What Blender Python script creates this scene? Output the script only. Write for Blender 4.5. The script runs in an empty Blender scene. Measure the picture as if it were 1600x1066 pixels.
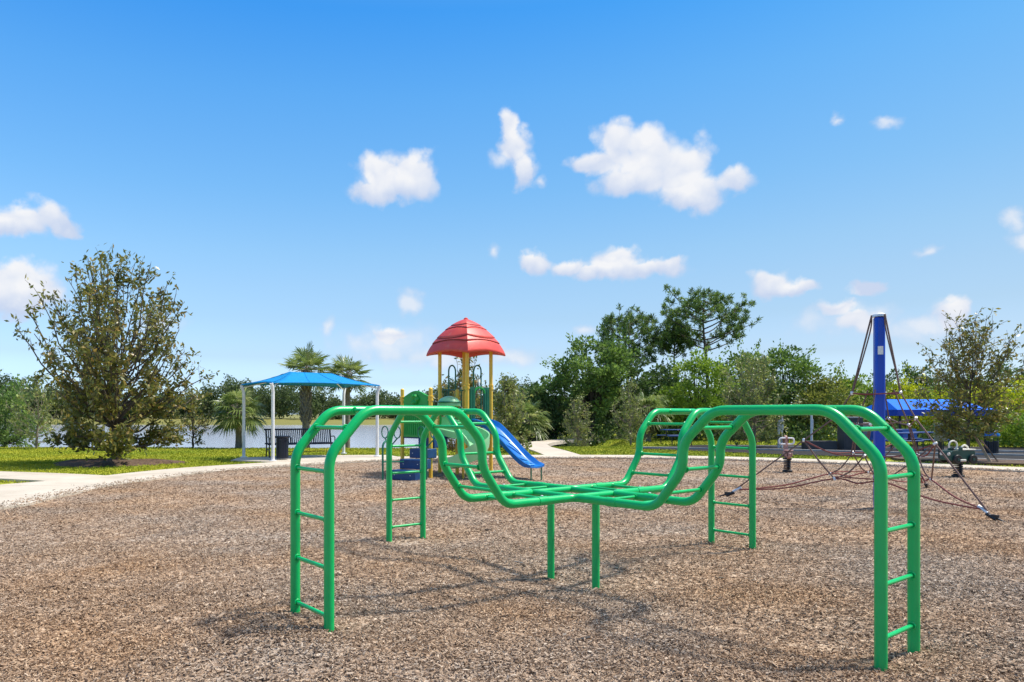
import bpy, math, random
import numpy as np
from mathutils import Vector, Matrix

R = math.radians
SC = bpy.context.scene
COL = SC.collection

# ------------------------------------------------------------------ camera
CAMZ, FPX, PX0, PY0 = 1.43, 1120.0, 675.0, 647.0
cam = bpy.data.cameras.new('camera')
cam.sensor_width = 36.0
cam.lens = 36.0 * FPX / 1600.0
cam.shift_x = (800 - PX0) / 1600.0
cam.shift_y = (PY0 - 533) / 1600.0
cam.clip_start, cam.clip_end = 0.05, 4000
camo = bpy.data.objects.new('camera', cam)
COL.objects.link(camo)
camo.location = (0, 0, CAMZ)
camo.rotation_euler = (R(90), 0, 0)
SC.camera = camo

# ------------------------------------------------------------------ light
SUN_EL, SUN_AZ = R(60), R(78)          # azimuth measured from +Y (view direction) towards +X
world = bpy.data.worlds.new('World')
SC.world = world
world.use_nodes = True
SKY_STRENGTH = 0.14
sun = bpy.data.lights.new('sun', 'SUN')
sun.energy = 3.7
sun.angle = R(5)
sun.color = (1.0, 0.94, 0.84)
suno = bpy.data.objects.new('sun', sun)
COL.objects.link(suno)
sdir = Vector((math.cos(SUN_EL) * math.sin(SUN_AZ), math.cos(SUN_EL) * math.cos(SUN_AZ), math.sin(SUN_EL)))
suno.rotation_euler = (-sdir).to_track_quat('-Z', 'Y').to_euler()
suno.location = sdir * 60
SC.view_settings.view_transform = 'Standard'
SC.view_settings.look = 'None'
SC.view_settings.gamma = 1.0
SC.view_settings.use_curve_mapping = False
SC.view_settings.exposure = 0.6
SC.cycles.max_bounces = 6
SC.cycles.transparent_max_bounces = 6


def build_world():
    nt = world.node_tree
    nt.nodes.clear()
    N, L = nt.nodes, nt.links
    out = N.new('ShaderNodeOutputWorld')
    bg = N.new('ShaderNodeBackground')
    sky = N.new('ShaderNodeTexSky')
    sky.sky_type = 'NISHITA'
    sky.sun_disc = False
    sky.sun_elevation = SUN_EL
    sky.sun_rotation = SUN_AZ
    sky.air_density = 1.0
    sky.dust_density = 2.5
    sky.ozone_density = 2.0
    tc = N.new('ShaderNodeTexCoord')
    sep = N.new('ShaderNodeSeparateXYZ')
    L.new(tc.outputs['Generated'], sep.inputs[0])

    def M(op, a, b=None, c=None):
        n = N.new('ShaderNodeMath')
        n.operation = op
        for i, v in enumerate((a, b, c)):
            if v is None:
                continue
            if isinstance(v, (int, float)):
                n.inputs[i].default_value = v
            else:
                L.new(v, n.inputs[i])
        return n.outputs[0]
    az = M('ARCTAN2', sep.outputs[0], sep.outputs[1])
    el = M('ARCSINE', sep.outputs[2])
    nz = N.new('ShaderNodeTexNoise')
    nz.inputs['Scale'].default_value = 17
    nz.inputs['Detail'].default_value = 7
    nz.inputs['Roughness'].default_value = 0.56
    L.new(tc.outputs['Generated'], nz.inputs['Vector'])
    nsep = N.new('ShaderNodeSeparateColor')
    L.new(nz.outputs['Color'], nsep.inputs[0])
    wob = 0.05
    az2 = M('MULTIPLY_ADD', M('SUBTRACT', nsep.outputs[0], 0.5), wob, az)
    el2 = M('MULTIPLY_ADD', M('SUBTRACT', nsep.outputs[1], 0.5), wob, el)
    # cloud lobes: (azimuth deg, elevation deg, half width deg, half height deg, weight)
    lobes = []

    def lobe(px, py, rx, ry, w=1.0):
        x, z = (px - PX0) / FPX, (PY0 - py) / FPX
        d = math.sqrt(x * x + 1)
        a, e = math.atan(x), math.atan(z / d)
        lobes.append((a, e, 1.1 * rx / FPX / (1 + x * x), 1.12 * ry / FPX / d, w))
    # cumulus over the slide tower
    lobe(598, 272, 40, 30); lobe(650, 275, 38, 34); lobe(622, 296, 62, 22); lobe(575, 292, 30, 18)
    # torn wisp
    lobe(796, 200, 15, 26, .85); lobe(806, 232, 26, 30, .95); lobe(783, 243, 22, 14, .7); lobe(820, 268, 20, 24, .85); lobe(845, 286, 14, 10, .55)
    # largest cumulus
    lobe(962, 226, 34, 34); lobe(1010, 250, 58, 44); lobe(1058, 270, 52, 42); lobe(925, 250, 36, 18, .9)
    lobe(1085, 303, 60, 24); lobe(1145, 283, 26, 20, .95); lobe(985, 280, 60, 22, .9); lobe(1070, 316, 44, 16, .9)
    # long flat bank
    lobe(832, 413, 20, 16, .95); lobe(885, 420, 34, 13, .9); lobe(965, 412, 44, 22); lobe(1000, 425, 70, 16); lobe(1046, 418, 18, 16, .9)
    lobe(940, 427, 60, 12, .9)
    # left bank
    lobe(-30, 335, 60, 30); lobe(30, 342, 50, 24); lobe(80, 342, 34, 24); lobe(100, 356, 26, 12, .8); lobe(-10, 350, 80, 18)
    lobe(15, 440, 50, 28); lobe(55, 448, 44, 34); lobe(-40, 445, 60, 40); lobe(40, 468, 60, 22)
    # right of the pine
    lobe(1205, 445, 30, 18, .9); lobe(1245, 452, 34, 12, .8)
    lobe(1305, 480, 34, 16, .8); lobe(1352, 446, 26, 11, .8); lobe(1335, 502, 56, 20, .8); lobe(1478, 494, 30, 22, .85); lobe(1440, 512, 80, 20, .7); lobe(1330, 500, 90, 30, .7)
    lobe(1380, 196, 26, 10, .62); lobe(1315, 180, 10, 8, .4); lobe(1595, 340, 22, 16, .75); lobe(1600, 368, 26, 16, .7); lobe(1455, 392, 24, 10, .5)
    # faint low ones
    lobe(610, 540, 80, 32, .7); lobe(612, 524, 24, 14, .8); lobe(640, 478, 24, 16, .6); lobe(516, 512, 12, 22, .75); lobe(790, 556, 60, 20, .6); lobe(905, 516, 24, 12, .7)
    lobe(768, 396, 12, 10, .5); lobe(250, 505, 40, 20, .6); lobe(690, 560, 80, 22, .6)
    # colour of the clear air by height above the horizon (a purer blue than the default model)
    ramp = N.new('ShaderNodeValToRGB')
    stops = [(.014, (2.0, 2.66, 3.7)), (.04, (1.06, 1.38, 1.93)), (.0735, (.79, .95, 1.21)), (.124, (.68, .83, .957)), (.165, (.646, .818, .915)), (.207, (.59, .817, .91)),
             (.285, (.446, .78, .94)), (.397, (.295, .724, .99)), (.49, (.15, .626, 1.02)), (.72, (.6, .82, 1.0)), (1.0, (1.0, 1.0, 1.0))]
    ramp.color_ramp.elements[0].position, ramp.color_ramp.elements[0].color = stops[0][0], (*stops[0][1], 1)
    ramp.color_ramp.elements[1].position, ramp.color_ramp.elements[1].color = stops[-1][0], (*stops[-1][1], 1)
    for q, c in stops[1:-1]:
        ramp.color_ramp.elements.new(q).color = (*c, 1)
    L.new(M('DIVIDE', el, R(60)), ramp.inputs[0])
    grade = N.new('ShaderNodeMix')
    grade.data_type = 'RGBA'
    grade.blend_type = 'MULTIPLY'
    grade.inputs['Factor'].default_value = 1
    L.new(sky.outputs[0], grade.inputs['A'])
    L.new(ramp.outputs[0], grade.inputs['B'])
    # the side towards the sun is evened out a little below 45 degrees
    low = N.new('ShaderNodeMapRange')
    low.interpolation_type = 'SMOOTHSTEP'
    low.inputs['From Min'].default_value = R(32)
    low.inputs['From Max'].default_value = R(58)
    low.inputs['To Min'].default_value = -.42
    low.inputs['To Max'].default_value = 0.0
    L.new(el, low.inputs['Value'])
    even = M('MULTIPLY_ADD', M('SINE', M('SUBTRACT', az, .11)), low.outputs[0], 1.0)
    ev = N.new('ShaderNodeVectorMath')
    ev.operation = 'SCALE'
    L.new(grade.outputs['Result'], ev.inputs[0])
    L.new(even, ev.inputs['Scale'])
    skyc = ev.outputs[0]
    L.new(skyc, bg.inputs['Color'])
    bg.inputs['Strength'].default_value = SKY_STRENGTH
    n2 = N.new('ShaderNodeTexNoise')
    n2.inputs['Scale'].default_value = 26
    n2.inputs['Detail'].default_value = 6
    n2.inputs['Roughness'].default_value = 0.6
    L.new(tc.outputs['Generated'], n2.inputs['Vector'])
    vo = N.new('ShaderNodeTexVoronoi')
    vo.feature = 'F1'
    vo.inputs['Scale'].default_value = 34
    vo.inputs['Detail'].default_value = 1.0
    wv = N.new('ShaderNodeVectorMath')
    wv.operation = 'MULTIPLY_ADD'
    L.new(nz.outputs['Color'], wv.inputs[0])
    wv.inputs[1].default_value = (.035, .035, .035)
    L.new(tc.outputs['Generated'], wv.inputs[2])
    L.new(wv.outputs[0], vo.inputs['Vector'])
    billow = M('SUBTRACT', .42, vo.outputs['Distance'])
    n01 = M('MULTIPLY_ADD', billow, .62, M('MULTIPLY', M('SUBTRACT', n2.outputs[0], 0.5), .62))
    cv = N.new('ShaderNodeCombineXYZ')
    L.new(az2, cv.inputs[0])
    L.new(el2, cv.inputs[1])
    pvec = cv.outputs[0]

    def nearest(sub, up=0.0, wide=1.0):
        acc = None
        for (a, e, rx, ry, w) in sub:
            v = N.new('ShaderNodeVectorMath')
            v.operation = 'MULTIPLY_ADD'
            L.new(pvec, v.inputs[0])
            v.inputs[1].default_value = (1 / (rx * wide), 1 / (ry * wide), 0)
            v.inputs[2].default_value = (-a / (rx * wide), -(e + up * ry) / (ry * wide), 0)
            l = N.new('ShaderNodeVectorMath')
            l.operation = 'LENGTH'
            L.new(v.outputs[0], l.inputs[0])
            acc = l.outputs['Value'] if acc is None else M('SMOOTH_MIN', acc, l.outputs['Value'], .16)
        return acc

    def cover(sub, peak, soft):
        F = M('MULTIPLY_ADD', nearest(sub), -.66, 1.04)
        dens = M('MULTIPLY_ADD', n01, .55, F)
        mr = N.new('ShaderNodeMapRange')
        mr.interpolation_type = 'SMOOTHSTEP'
        mr.inputs['From Min'].default_value = .14
        mr.inputs['From Max'].default_value = soft
        L.new(dens, mr.inputs['Value'])
        return M('MULTIPLY', mr.outputs[0], peak)
    strong = [l for l in lobes if l[4] >= .78]
    faint = [l for l in lobes if l[4] < .78]
    thin = cover(faint, .72, .9)
    alpha = M('MAXIMUM', cover(strong, .96, .55), thin)
    tone = M('MULTIPLY_ADD', n01, .8, M('MULTIPLY_ADD', M('MINIMUM', nearest([l for l in strong if l[2] * l[3] > 2.5e-4], .75, 1.1), 1.4), -.95, 1.32))
    tone = M('MAXIMUM', tone, M('MULTIPLY', thin, 1.1))
    mixc = N.new('ShaderNodeMix')
    mixc.data_type = 'RGBA'
    L.new(tone, mixc.inputs['Factor'])
    k = 0.9 / SKY_STRENGTH / 2 ** SC.view_settings.exposure
    mixc.inputs['A'].default_value = (0.66 * k, 0.76 * k, 0.97 * k, 1)
    mixc.clamp_factor = True
    mixc.inputs['B'].default_value = (1.04 * k, 1.04 * k, 1.06 * k, 1)
    mix = N.new('ShaderNodeMix')
    mix.data_type = 'RGBA'
    L.new(alpha, mix.inputs['Factor'])
    L.new(skyc, mix.inputs['A'])
    L.new(mixc.outputs['Result'], mix.inputs['B'])
    b2 = N.new('ShaderNodeBackground')
    L.new(mix.outputs['Result'], b2.inputs['Color'])
    b2.inputs['Strength'].default_value = SKY_STRENGTH
    # directions that hold no cloud skip the cloud nodes
    fac = M('MULTIPLY', M('LESS_THAN', M('ABSOLUTE', az), .95), M('LESS_THAN', M('ABSOLUTE', M('SUBTRACT', el, .25)), .25))
    ms = N.new('ShaderNodeMixShader')
    L.new(fac, ms.inputs[0])
    L.new(bg.outputs[0], ms.inputs[1])
    L.new(b2.outputs[0], ms.inputs[2])
    L.new(ms.outputs[0], out.inputs[0])


build_world()

# ------------------------------------------------------------------ helpers


def G(px, py, z=0.0):
    """ground point seen at a measured spot of the photograph"""
    Y = FPX * (CAMZ - z) / (py - PY0)
    return Vector(((px - PX0) / FPX * Y, Y, z))


def P(px, py, Y):
    return Vector(((px - PX0) / FPX * Y, Y, CAMZ - (py - PY0) / FPX * Y))


def noise2(x, y, seed=0):
    s = seed * 1.7
    return (np.sin(x * 1.3 + s + 1.1 * np.sin(y * .9 + s)) + np.sin(y * 1.7 - s * .6 + 1.3 * np.sin(x * .7 + 2 + s))
            + .6 * np.sin(x * 2.9 + y * 2.3 + s) + .5 * np.sin(x * 4.3 - y * 3.7 + 2 * s)) / 3.1


class MB:
    def __init__(self):
        self.v, self.f, self.n = [], [], 0

    def add(self, verts, faces):
        o = self.n
        self.v.extend([tuple(p) for p in verts])
        self.f.extend([tuple(i + o for i in fc) for fc in faces])
        self.n += len(verts)
        return self

    def box(self, c, s, rz=0.0, m=None):
        hx, hy, hz = s[0] / 2, s[1] / 2, s[2] / 2
        pts = [Vector((x, y, z)) for z in (-hz, hz) for y in (-hy, hy) for x in (-hx, hx)]
        if m is None:
            m = Matrix.Rotation(rz, 3, 'Z')
        c = Vector(c)
        pts = [m @ p + c for p in pts]
        return self.add(pts, [(0, 2, 3, 1), (4, 5, 7, 6), (0, 1, 5, 4), (2, 6, 7, 3), (0, 4, 6, 2), (1, 3, 7, 5)])

    def tube(self, pts, r, sides=8, closed=False, cap=True):
        pts = [Vector(p) for p in pts]
        n = len(pts)
        if not hasattr(r, '__len__'):
            r = [r] * n
        vs, fs = [], []
        prev = None
        for i, p in enumerate(pts):
            if closed:
                t = pts[(i + 1) % n] - pts[i - 1]
            else:
                t = pts[min(i + 1, n - 1)] - pts[max(i - 1, 0)]
            if t.length < 1e-9:
                t = Vector((0, 0, 1))
            t.normalize()
            if prev is None:
                a = Vector((0, 0, 1)) if abs(t.z) < .9 else Vector((1, 0, 0))
                u = t.cross(a).normalized()
            else:
                u = (prev - t * prev.dot(t))
                u = u.normalized() if u.length > 1e-6 else t.orthogonal().normalized()
            prev = u
            w = t.cross(u)
            for k in range(sides):
                a = 2 * math.pi * k / sides
                vs.append(p + (u * math.cos(a) + w * math.sin(a)) * r[i])
        rng = n if closed else n - 1
        for i in range(rng):
            j = (i + 1) % n
            for k in range(sides):
                k2 = (k + 1) % sides
                fs.append((i * sides + k, i * sides + k2, j * sides + k2, j * sides + k))
        if cap and not closed:
            fs.append(tuple(reversed(range(sides))))
            fs.append(tuple((n - 1) * sides + k for k in range(sides)))
        return self.add(vs, fs)

    def lathe(self, prof, sides=20, c=(0, 0, 0), cap=True):
        vs, fs = [], []
        for (r, z) in prof:
            for k in range(sides):
                a = 2 * math.pi * k / sides
                vs.append((c[0] + r * math.cos(a), c[1] + r * math.sin(a), c[2] + z))
        for i in range(len(prof) - 1):
            for k in range(sides):
                k2 = (k + 1) % sides
                fs.append((i * sides + k, i * sides + k2, (i + 1) * sides + k2, (i + 1) * sides + k))
        if cap:
            fs.append(tuple(reversed(range(sides))))
            fs.append(tuple((len(prof) - 1) * sides + k for k in range(sides)))
        return self.add(vs, fs)

    def prism(self, poly, m, th):
        """flat outline (x,z) extruded +-th/2 along local y, placed by 4x4 m"""
        n = len(poly)
        vs = [m @ Vector((x, -th / 2, z)) for x, z in poly] + [m @ Vector((x, th / 2, z)) for x, z in poly]
        fs = [tuple(range(n)), tuple(reversed(range(n, 2 * n)))]
        for i in range(n):
            j = (i + 1) % n
            fs.append((i, i + n, j + n, j)) if False else fs.append((j, j + n, i + n, i)) if False else fs.append((i, n + i, n + j, j))
        return self.add(vs, fs)

    def slab(self, poly, z0, z1):
        n = len(poly)
        vs = [(p[0], p[1], z0) for p in poly] + [(p[0], p[1], z1) for p in poly]
        fs = [tuple(reversed(range(n))), tuple(range(n, 2 * n))]
        for i in range(n):
            j = (i + 1) % n
            fs.append((i, j, n + j, n + i))
        return self.add(vs, fs)

    def build(self, name, mat, parent=None, off=(0, 0, 0), smooth=True, bevel=0.0, auto=40):
        me = bpy.data.meshes.new(name)
        off = Vector(off)
        me.from_pydata([(p[0] - off[0], p[1] - off[1], p[2] - off[2]) for p in self.v], [], self.f)
        if mat:
            me.materials.append(mat)
        import bmesh
        bm = bmesh.new()
        bm.from_mesh(me)
        bmesh.ops.recalc_face_normals(bm, faces=bm.faces[:])
        bm.to_mesh(me)
        bm.free()
        if smooth:
            me.shade_smooth()
            me.set_sharp_from_angle(angle=R(auto))
        o = bpy.data.objects.new(name, me)
        COL.objects.link(o)
        if parent is not None:
            o.parent = parent
        if bevel > 0:
            b = o.modifiers.new('bevel', 'BEVEL')
            b.width = bevel
            b.segments = 2
            b.limit_method = 'ANGLE'
        return o


def tag(o, label=None, cat=None, group=None, kind=None):
    if label:
        o['label'] = label
    if cat:
        o['category'] = cat
    if group:
        o['group'] = group
    if kind:
        o['kind'] = kind
    return o


def thing(name, loc, label, cat, group=None, rz=0.0):
    o = bpy.data.objects.new(name, None)
    o.empty_display_size = .2
    COL.objects.link(o)
    o.location = loc
    o.rotation_euler = (0, 0, rz)
    return tag(o, label, cat, group)


def piece(src, parent, loc=None, rot=None, scale=None, mw=None):
    """a copy of a part that shares its mesh"""
    o = src.copy()
    COL.objects.link(o)
    o.parent = parent
    if mw is not None:
        o.matrix_basis = mw
        return o
    if loc is not None:
        o.location = loc
    if rot is not None:
        o.rotation_euler = rot
    if scale is not None:
        o.scale = scale
    return o


def align(a, b):
    """matrix taking the unit z segment to the segment a-b"""
    a, b = Vector(a), Vector(b)
    d = b - a
    q = d.to_track_quat('Z', 'Y').to_matrix().to_4x4()
    return Matrix.Translation(a) @ q @ Matrix.Diagonal((1, 1, d.length, 1))


def rounded(pts, rad, seg=5):
    """polyline with its corners rounded"""
    pts = [Vector(p) for p in pts]
    out = [pts[0]]
    for i in range(1, len(pts) - 1):
        a, b, c = pts[i - 1], pts[i], pts[i + 1]
        r = min(rad, (a - b).length * .48, (c - b).length * .48)
        p, q = b + (a - b).normalized() * r, b + (c - b).normalized() * r
        for k in range(seg + 1):
            t = k / seg
            out.append(p * (1 - t) ** 2 + b * 2 * t * (1 - t) + q * t * t)
    out.append(pts[-1])
    return out


def catmull(pts, sub=6):
    pts = [Vector(p) for p in pts]
    out = []
    n = len(pts)
    for i in range(n - 1):
        p0, p1, p2, p3 = pts[max(i - 1, 0)], pts[i], pts[i + 1], pts[min(i + 2, n - 1)]
        for k in range(sub):
            t = k / sub
            out.append(.5 * ((2 * p1) + (p2 - p0) * t + (2 * p0 - 5 * p1 + 4 * p2 - p3) * t * t + (3 * p1 - p0 - 3 * p2 + p3) * t ** 3))
    out.append(pts[-1])
    return out


# ------------------------------------------------------------------ materials
def mat_base(name):
    m = bpy.data.materials.new(name)
    m.use_nodes = True
    nt = m.node_tree
    return m, nt, nt.nodes, nt.links, nt.nodes['Principled BSDF']


def noise_mat(name, c1, c2, scale=6.0, rough=.5, bump=0.0, bscale=None, detail=5, spec=.5, coords='Object', metallic=0.0,
              coat=0.0, rvar=0.12, stretch=None, c3=None):
    m, nt, N, L, b = mat_base(name)
    tc = N.new('ShaderNodeTexCoord')
    src = tc.outputs[coords]
    if stretch:
        mp = N.new('ShaderNodeMapping')
        mp.inputs['Scale'].default_value = stretch
        L.new(src, mp.inputs['Vector'])
        src = mp.outputs[0]
    n = N.new('ShaderNodeTexNoise')
    n.inputs['Scale'].default_value = scale
    n.inputs['Detail'].default_value = detail
    n.inputs['Roughness'].default_value = .6
    L.new(src, n.inputs['Vector'])
    cr = N.new('ShaderNodeValToRGB')
    cr.color_ramp.elements[0].position = .32
    cr.color_ramp.elements[1].position = .68
    cr.color_ramp.elements[0].color = (*c1, 1)
    cr.color_ramp.elements[1].color = (*c2, 1)
    if c3:
        e = cr.color_ramp.elements.new(.5)
        e.color = (*c3, 1)
    L.new(n.outputs[0], cr.inputs[0])
    L.new(cr.outputs[0], b.inputs['Base Color'])
    mr = N.new('ShaderNodeMapRange')
    mr.inputs['To Min'].default_value = rough - rvar
    mr.inputs['To Max'].default_value = rough + rvar
    L.new(n.outputs[0], mr.inputs['Value'])
    L.new(mr.outputs[0], b.inputs['Roughness'])
    b.inputs['Specular IOR Level'].default_value = spec
    b.inputs['Metallic'].default_value = metallic
    b.inputs['Coat Weight'].default_value = coat
    if bump > 0:
        n2 = N.new('ShaderNodeTexNoise')
        n2.inputs['Scale'].default_value = bscale or scale * 4
        n2.inputs['Detail'].default_value = 6
        L.new(src, n2.inputs['Vector'])
        bp = N.new('ShaderNodeBump')
        bp.inputs['Strength'].default_value = bump
        bp.inputs['Distance'].default_value = .02
        L.new(n2.outputs[0], bp.inputs['Height'])
        L.new(bp.outputs[0], b.inputs['Normal'])
    return m


def leaf_mat(name, cols, trans=.35, rough=.5, spec=.4):
    m, nt, N, L, b = mat_base(name)
    at = N.new('ShaderNodeAttribute')
    at.attribute_name = 'tint'
    cr = N.new('ShaderNodeValToRGB')
    el = cr.color_ramp.elements
    el[0].position, el[1].position = 0, 1
    el[0].color, el[1].color = (*cols[0], 1), (*cols[-1], 1)
    for i, c in enumerate(cols[1:-1]):
        e = el.new((i + 1) / (len(cols) - 1))
        e.color = (*c, 1)
    L.new(at.outputs['Fac'], cr.inputs[0])
    L.new(cr.outputs[0], b.inputs['Base Color'])
    b.inputs['Roughness'].default_value = rough
    b.inputs['Specular IOR Level'].default_value = spec
    tr = N.new('ShaderNodeBsdfTranslucent')
    L.new(cr.outputs[0], tr.inputs['Color'])
    mx = N.new('ShaderNodeMixShader')
    mx.inputs[0].default_value = trans
    L.new(b.outputs[0], mx.inputs[1])
    L.new(tr.outputs[0], mx.inputs[2])
    L.new(mx.outputs[0], N['Material Output'].inputs[0])
    return m


MT = {}
MT['green'] = noise_mat('green powder coat', (0.0, 0.43, 0.105), (0.0, 0.475, 0.122), 9, .3, .04, 160, spec=.5, rvar=.06)


def scuff(m, c, scale=24.0, lo=.64, hi=.7, stretch=(1, 1, .35)):
    """dull rubbed patches over a paint"""
    nt = m.node_tree
    N, L = nt.nodes, nt.links
    b = N['Principled BSDF']
    src = b.inputs['Base Color'].links[0].from_socket
    tc = N.new('ShaderNodeTexCoord')
    mp = N.new('ShaderNodeMapping')
    mp.inputs['Scale'].default_value = stretch
    L.new(tc.outputs['Object'], mp.inputs['Vector'])
    n = N.new('ShaderNodeTexNoise')
    n.inputs['Scale'].default_value = scale
    n.inputs['Detail'].default_value = 9
    n.inputs['Roughness'].default_value = .7
    L.new(mp.outputs[0], n.inputs['Vector'])
    r = N.new('ShaderNodeMapRange')
    r.inputs['From Min'].default_value = lo
    r.inputs['From Max'].default_value = hi
    r.inputs['To Max'].default_value = .75
    L.new(n.outputs[0], r.inputs['Value'])
    mx = N.new('ShaderNodeMix')
    mx.data_type = 'RGBA'
    L.new(r.outputs[0], mx.inputs['Factor'])
    L.new(src, mx.inputs['A'])
    mx.inputs['B'].default_value = (*c, 1)
    L.new(mx.outputs['Result'], b.inputs['Base Color'])


scuff(MT['green'], (0.03, 0.27, 0.1))
MT['pgreen'] = noise_mat('dark green pipe', (0.004, 0.13, 0.075), (0.006, 0.16, 0.09), 9, .35, rvar=.06)
MT['yellow'] = noise_mat('yellow post paint', (0.78, 0.48, 0.045), (0.86, 0.56, 0.07), 7, .35, rvar=.08)
MT['red'] = noise_mat('red roof plastic', (0.6, 0.05, 0.033), (0.7, 0.078, 0.05), 3, .42, .03, 60, rvar=.1)
MT['redgroove'] = noise_mat('dark red groove', (0.2, 0.012, 0.014), (0.26, 0.018, 0.018), 3, .6)
MT['slideblue'] = noise_mat('blue slide plastic', (0.001, 0.13, 0.47), (0.003, 0.17, 0.56), 3, .3, rvar=.08)
MT['doodle'] = noise_mat('pale blue relief with painted gloss', (0.02, 0.27, 0.62), (0.05, 0.36, 0.72), 6, .35)  # gloss on the raised doodles is put into this lighter blue
MT['tableblue'] = noise_mat('deep blue table coating', (0.003, 0.045, 0.2), (0.004, 0.06, 0.26), 6, .45)
MT['stepblue'] = noise_mat('navy step coating', (0.003, 0.04, 0.14), (0.005, 0.055, 0.18), 6, .5, .1, 120)
MT['ltgreen'] = noise_mat('light green slide plastic', (0.26, 0.62, 0.29), (0.32, 0.7, 0.36), 3, .32, rvar=.08)
MT['panelgreen'] = noise_mat('green panel plastic', (0.008, 0.3, 0.035), (0.015, 0.38, 0.06), 5, .42, .08, 20)
scuff(MT['red'], (0.62, 0.17, 0.13), 5, .55, .75, (1, 1, 1))
scuff(MT['yellow'], (0.55, 0.36, 0.08), 18)
scuff(MT['slideblue'], (0.05, 0.24, 0.5), 12)
MT['white'] = noise_mat('white post paint', (0.72, 0.73, 0.74), (0.82, 0.82, 0.82), 6, .35)
MT['canopy'] = noise_mat('blue shade fabric', (0.002, 0.2, 0.47), (0.003, 0.24, 0.55), 5, .75, .1, 200, spec=.2)
MT['canopy2'] = noise_mat('bright blue shade fabric', (0.004, 0.13, 0.68), (0.006, 0.17, 0.78), 5, .75, .1, 200, spec=.2)
MT['mast'] = noise_mat('cobalt mast paint', (0.002, 0.05, 0.44), (0.003, 0.065, 0.52), 5, .35)
MT['navy'] = noise_mat('dark navy coating', (0.006, 0.011, 0.026), (0.01, 0.017, 0.036), 6, .4)
MT['black'] = noise_mat('black steel', (0.008, 0.008, 0.009), (0.016, 0.016, 0.018), 8, .45)
MT['rope'] = noise_mat('brown rope', (0.13, 0.075, 0.062), (0.24, 0.155, 0.13), 60, .85, .4, 300)
MT['redrope'] = noise_mat('red rope', (0.17, 0.035, 0.032), (0.28, 0.09, 0.075), 60, .85, .4, 300)
MT['ferrule'] = noise_mat('pale alloy ferrule', (0.62, 0.62, 0.62), (0.78, 0.78, 0.78), 20, .35, metallic=.3)
MT['cream'] = noise_mat('cream plastic', (0.7, 0.66, 0.55), (0.8, 0.77, 0.66), 8, .45)
MT['jeep'] = noise_mat('dark teal plastic', (0.012, 0.06, 0.045), (0.02, 0.085, 0.065), 8, .45)
MT['pink'] = noise_mat('faded pink plastic', (0.34, 0.17, 0.14), (0.45, 0.26, 0.22), 12, .6)
MT['greybox'] = noise_mat('dark grey cabinet', (0.055, 0.052, 0.055), (0.085, 0.08, 0.082), 4, .6, .1)
MT['greyside'] = noise_mat('light grey cabinet side', (0.32, 0.33, 0.33), (0.42, 0.43, 0.43), 4, .6)
MT['signface'] = noise_mat('weathered sign face', (0.2, 0.25, 0.2), (0.36, 0.4, 0.35), 9, .5)
MT['stake'] = noise_mat('weathered timber', (0.27, 0.17, 0.1), (0.42, 0.29, 0.19), 14, .8, .4, 60, stretch=(1, 1, .15))
MT['stakedark'] = noise_mat('dark timber', (0.1, 0.06, 0.04), (0.17, 0.11, 0.07), 14, .8, .4, 60, stretch=(1, 1, .15))
MT['bark'] = noise_mat('grey brown bark', (0.05, 0.04, 0.032), (0.13, 0.105, 0.085), 12, .9, .6, 30, stretch=(1, 1, .3))
MT['barkpale'] = noise_mat('pale twig bark', (0.16, 0.13, 0.1), (0.3, 0.25, 0.19), 12, .9, .4, 30, stretch=(1, 1, .3))
MT['barkdark'] = noise_mat('dark bark', (0.022, 0.018, 0.014), (0.06, 0.048, 0.038), 12, .9, .5, 30)
MT['palmtrunk'] = noise_mat('palm trunk', (0.12, 0.1, 0.08), (0.27, 0.23, 0.19), 10, .9, .5, 30)
MT['asphalt'] = noise_mat('asphalt', (0.024, 0.023, 0.023), (0.042, 0.04, 0.04), 3, .92, .3, 200, spec=.12, rvar=.05)
MT['paint'] = noise_mat('white road paint', (0.3, 0.29, 0.28), (0.44, 0.43, 0.41), 5, .7, .1)
MT['concrete'] = noise_mat('pale concrete', (0.43, 0.37, 0.285), (0.56, 0.49, 0.395), 1.1, .85, .25, 90, detail=8, c3=(0.5, 0.435, 0.345), coords='Object')
MT['darkmulch'] = noise_mat('dark bed mulch', (0.045, 0.026, 0.016), (0.16, 0.1, 0.06), 16, .95, .9, 40)
MT['flower'] = noise_mat('cream petals', (0.75, 0.68, 0.42), (0.85, 0.82, 0.66), 12, .6)

MT['leaf_mag'] = leaf_mat('magnolia leaves', [(0.0936, 0.1191, 0.02888), (0.156, 0.1749, 0.04043), (0.234, 0.2171, 0.04851), (0.3276, 0.238, 0.06352), (0.4368, 0.28, 0.08085)], 0.36, .36, .55)
MT['leaf_magpale'] = leaf_mat('pale magnolia leaves', [(0.1173, 0.168, 0.0385), (0.1932, 0.2436, 0.0605), (0.276, 0.3024, 0.0825), (0.3726, 0.3696, 0.11), (0.414, 0.4872, 0.154)], 0.42, .42, .5)
MT['leaf_oak'] = leaf_mat('live oak leaves', [(0.07087, 0.1276, 0.0297), (0.1181, 0.2026, 0.0405), (0.1811, 0.285, 0.054), (0.252, 0.36, 0.07424)], 0.45, .5)
MT['leaf_dark'] = leaf_mat('deep shade leaves', [(0.04594, 0.08594, 0.02531), (0.07875, 0.1406, 0.03516), (0.123, 0.1953, 0.04641)], 0.45, .55)
MT['leaf_mid'] = leaf_mat('fresh green leaves', [(0.104, 0.1848, 0.02138), (0.1733, 0.2772, 0.0297), (0.2495, 0.3696, 0.0392), (0.3326, 0.4488, 0.05346)], 0.45, .5)
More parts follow.
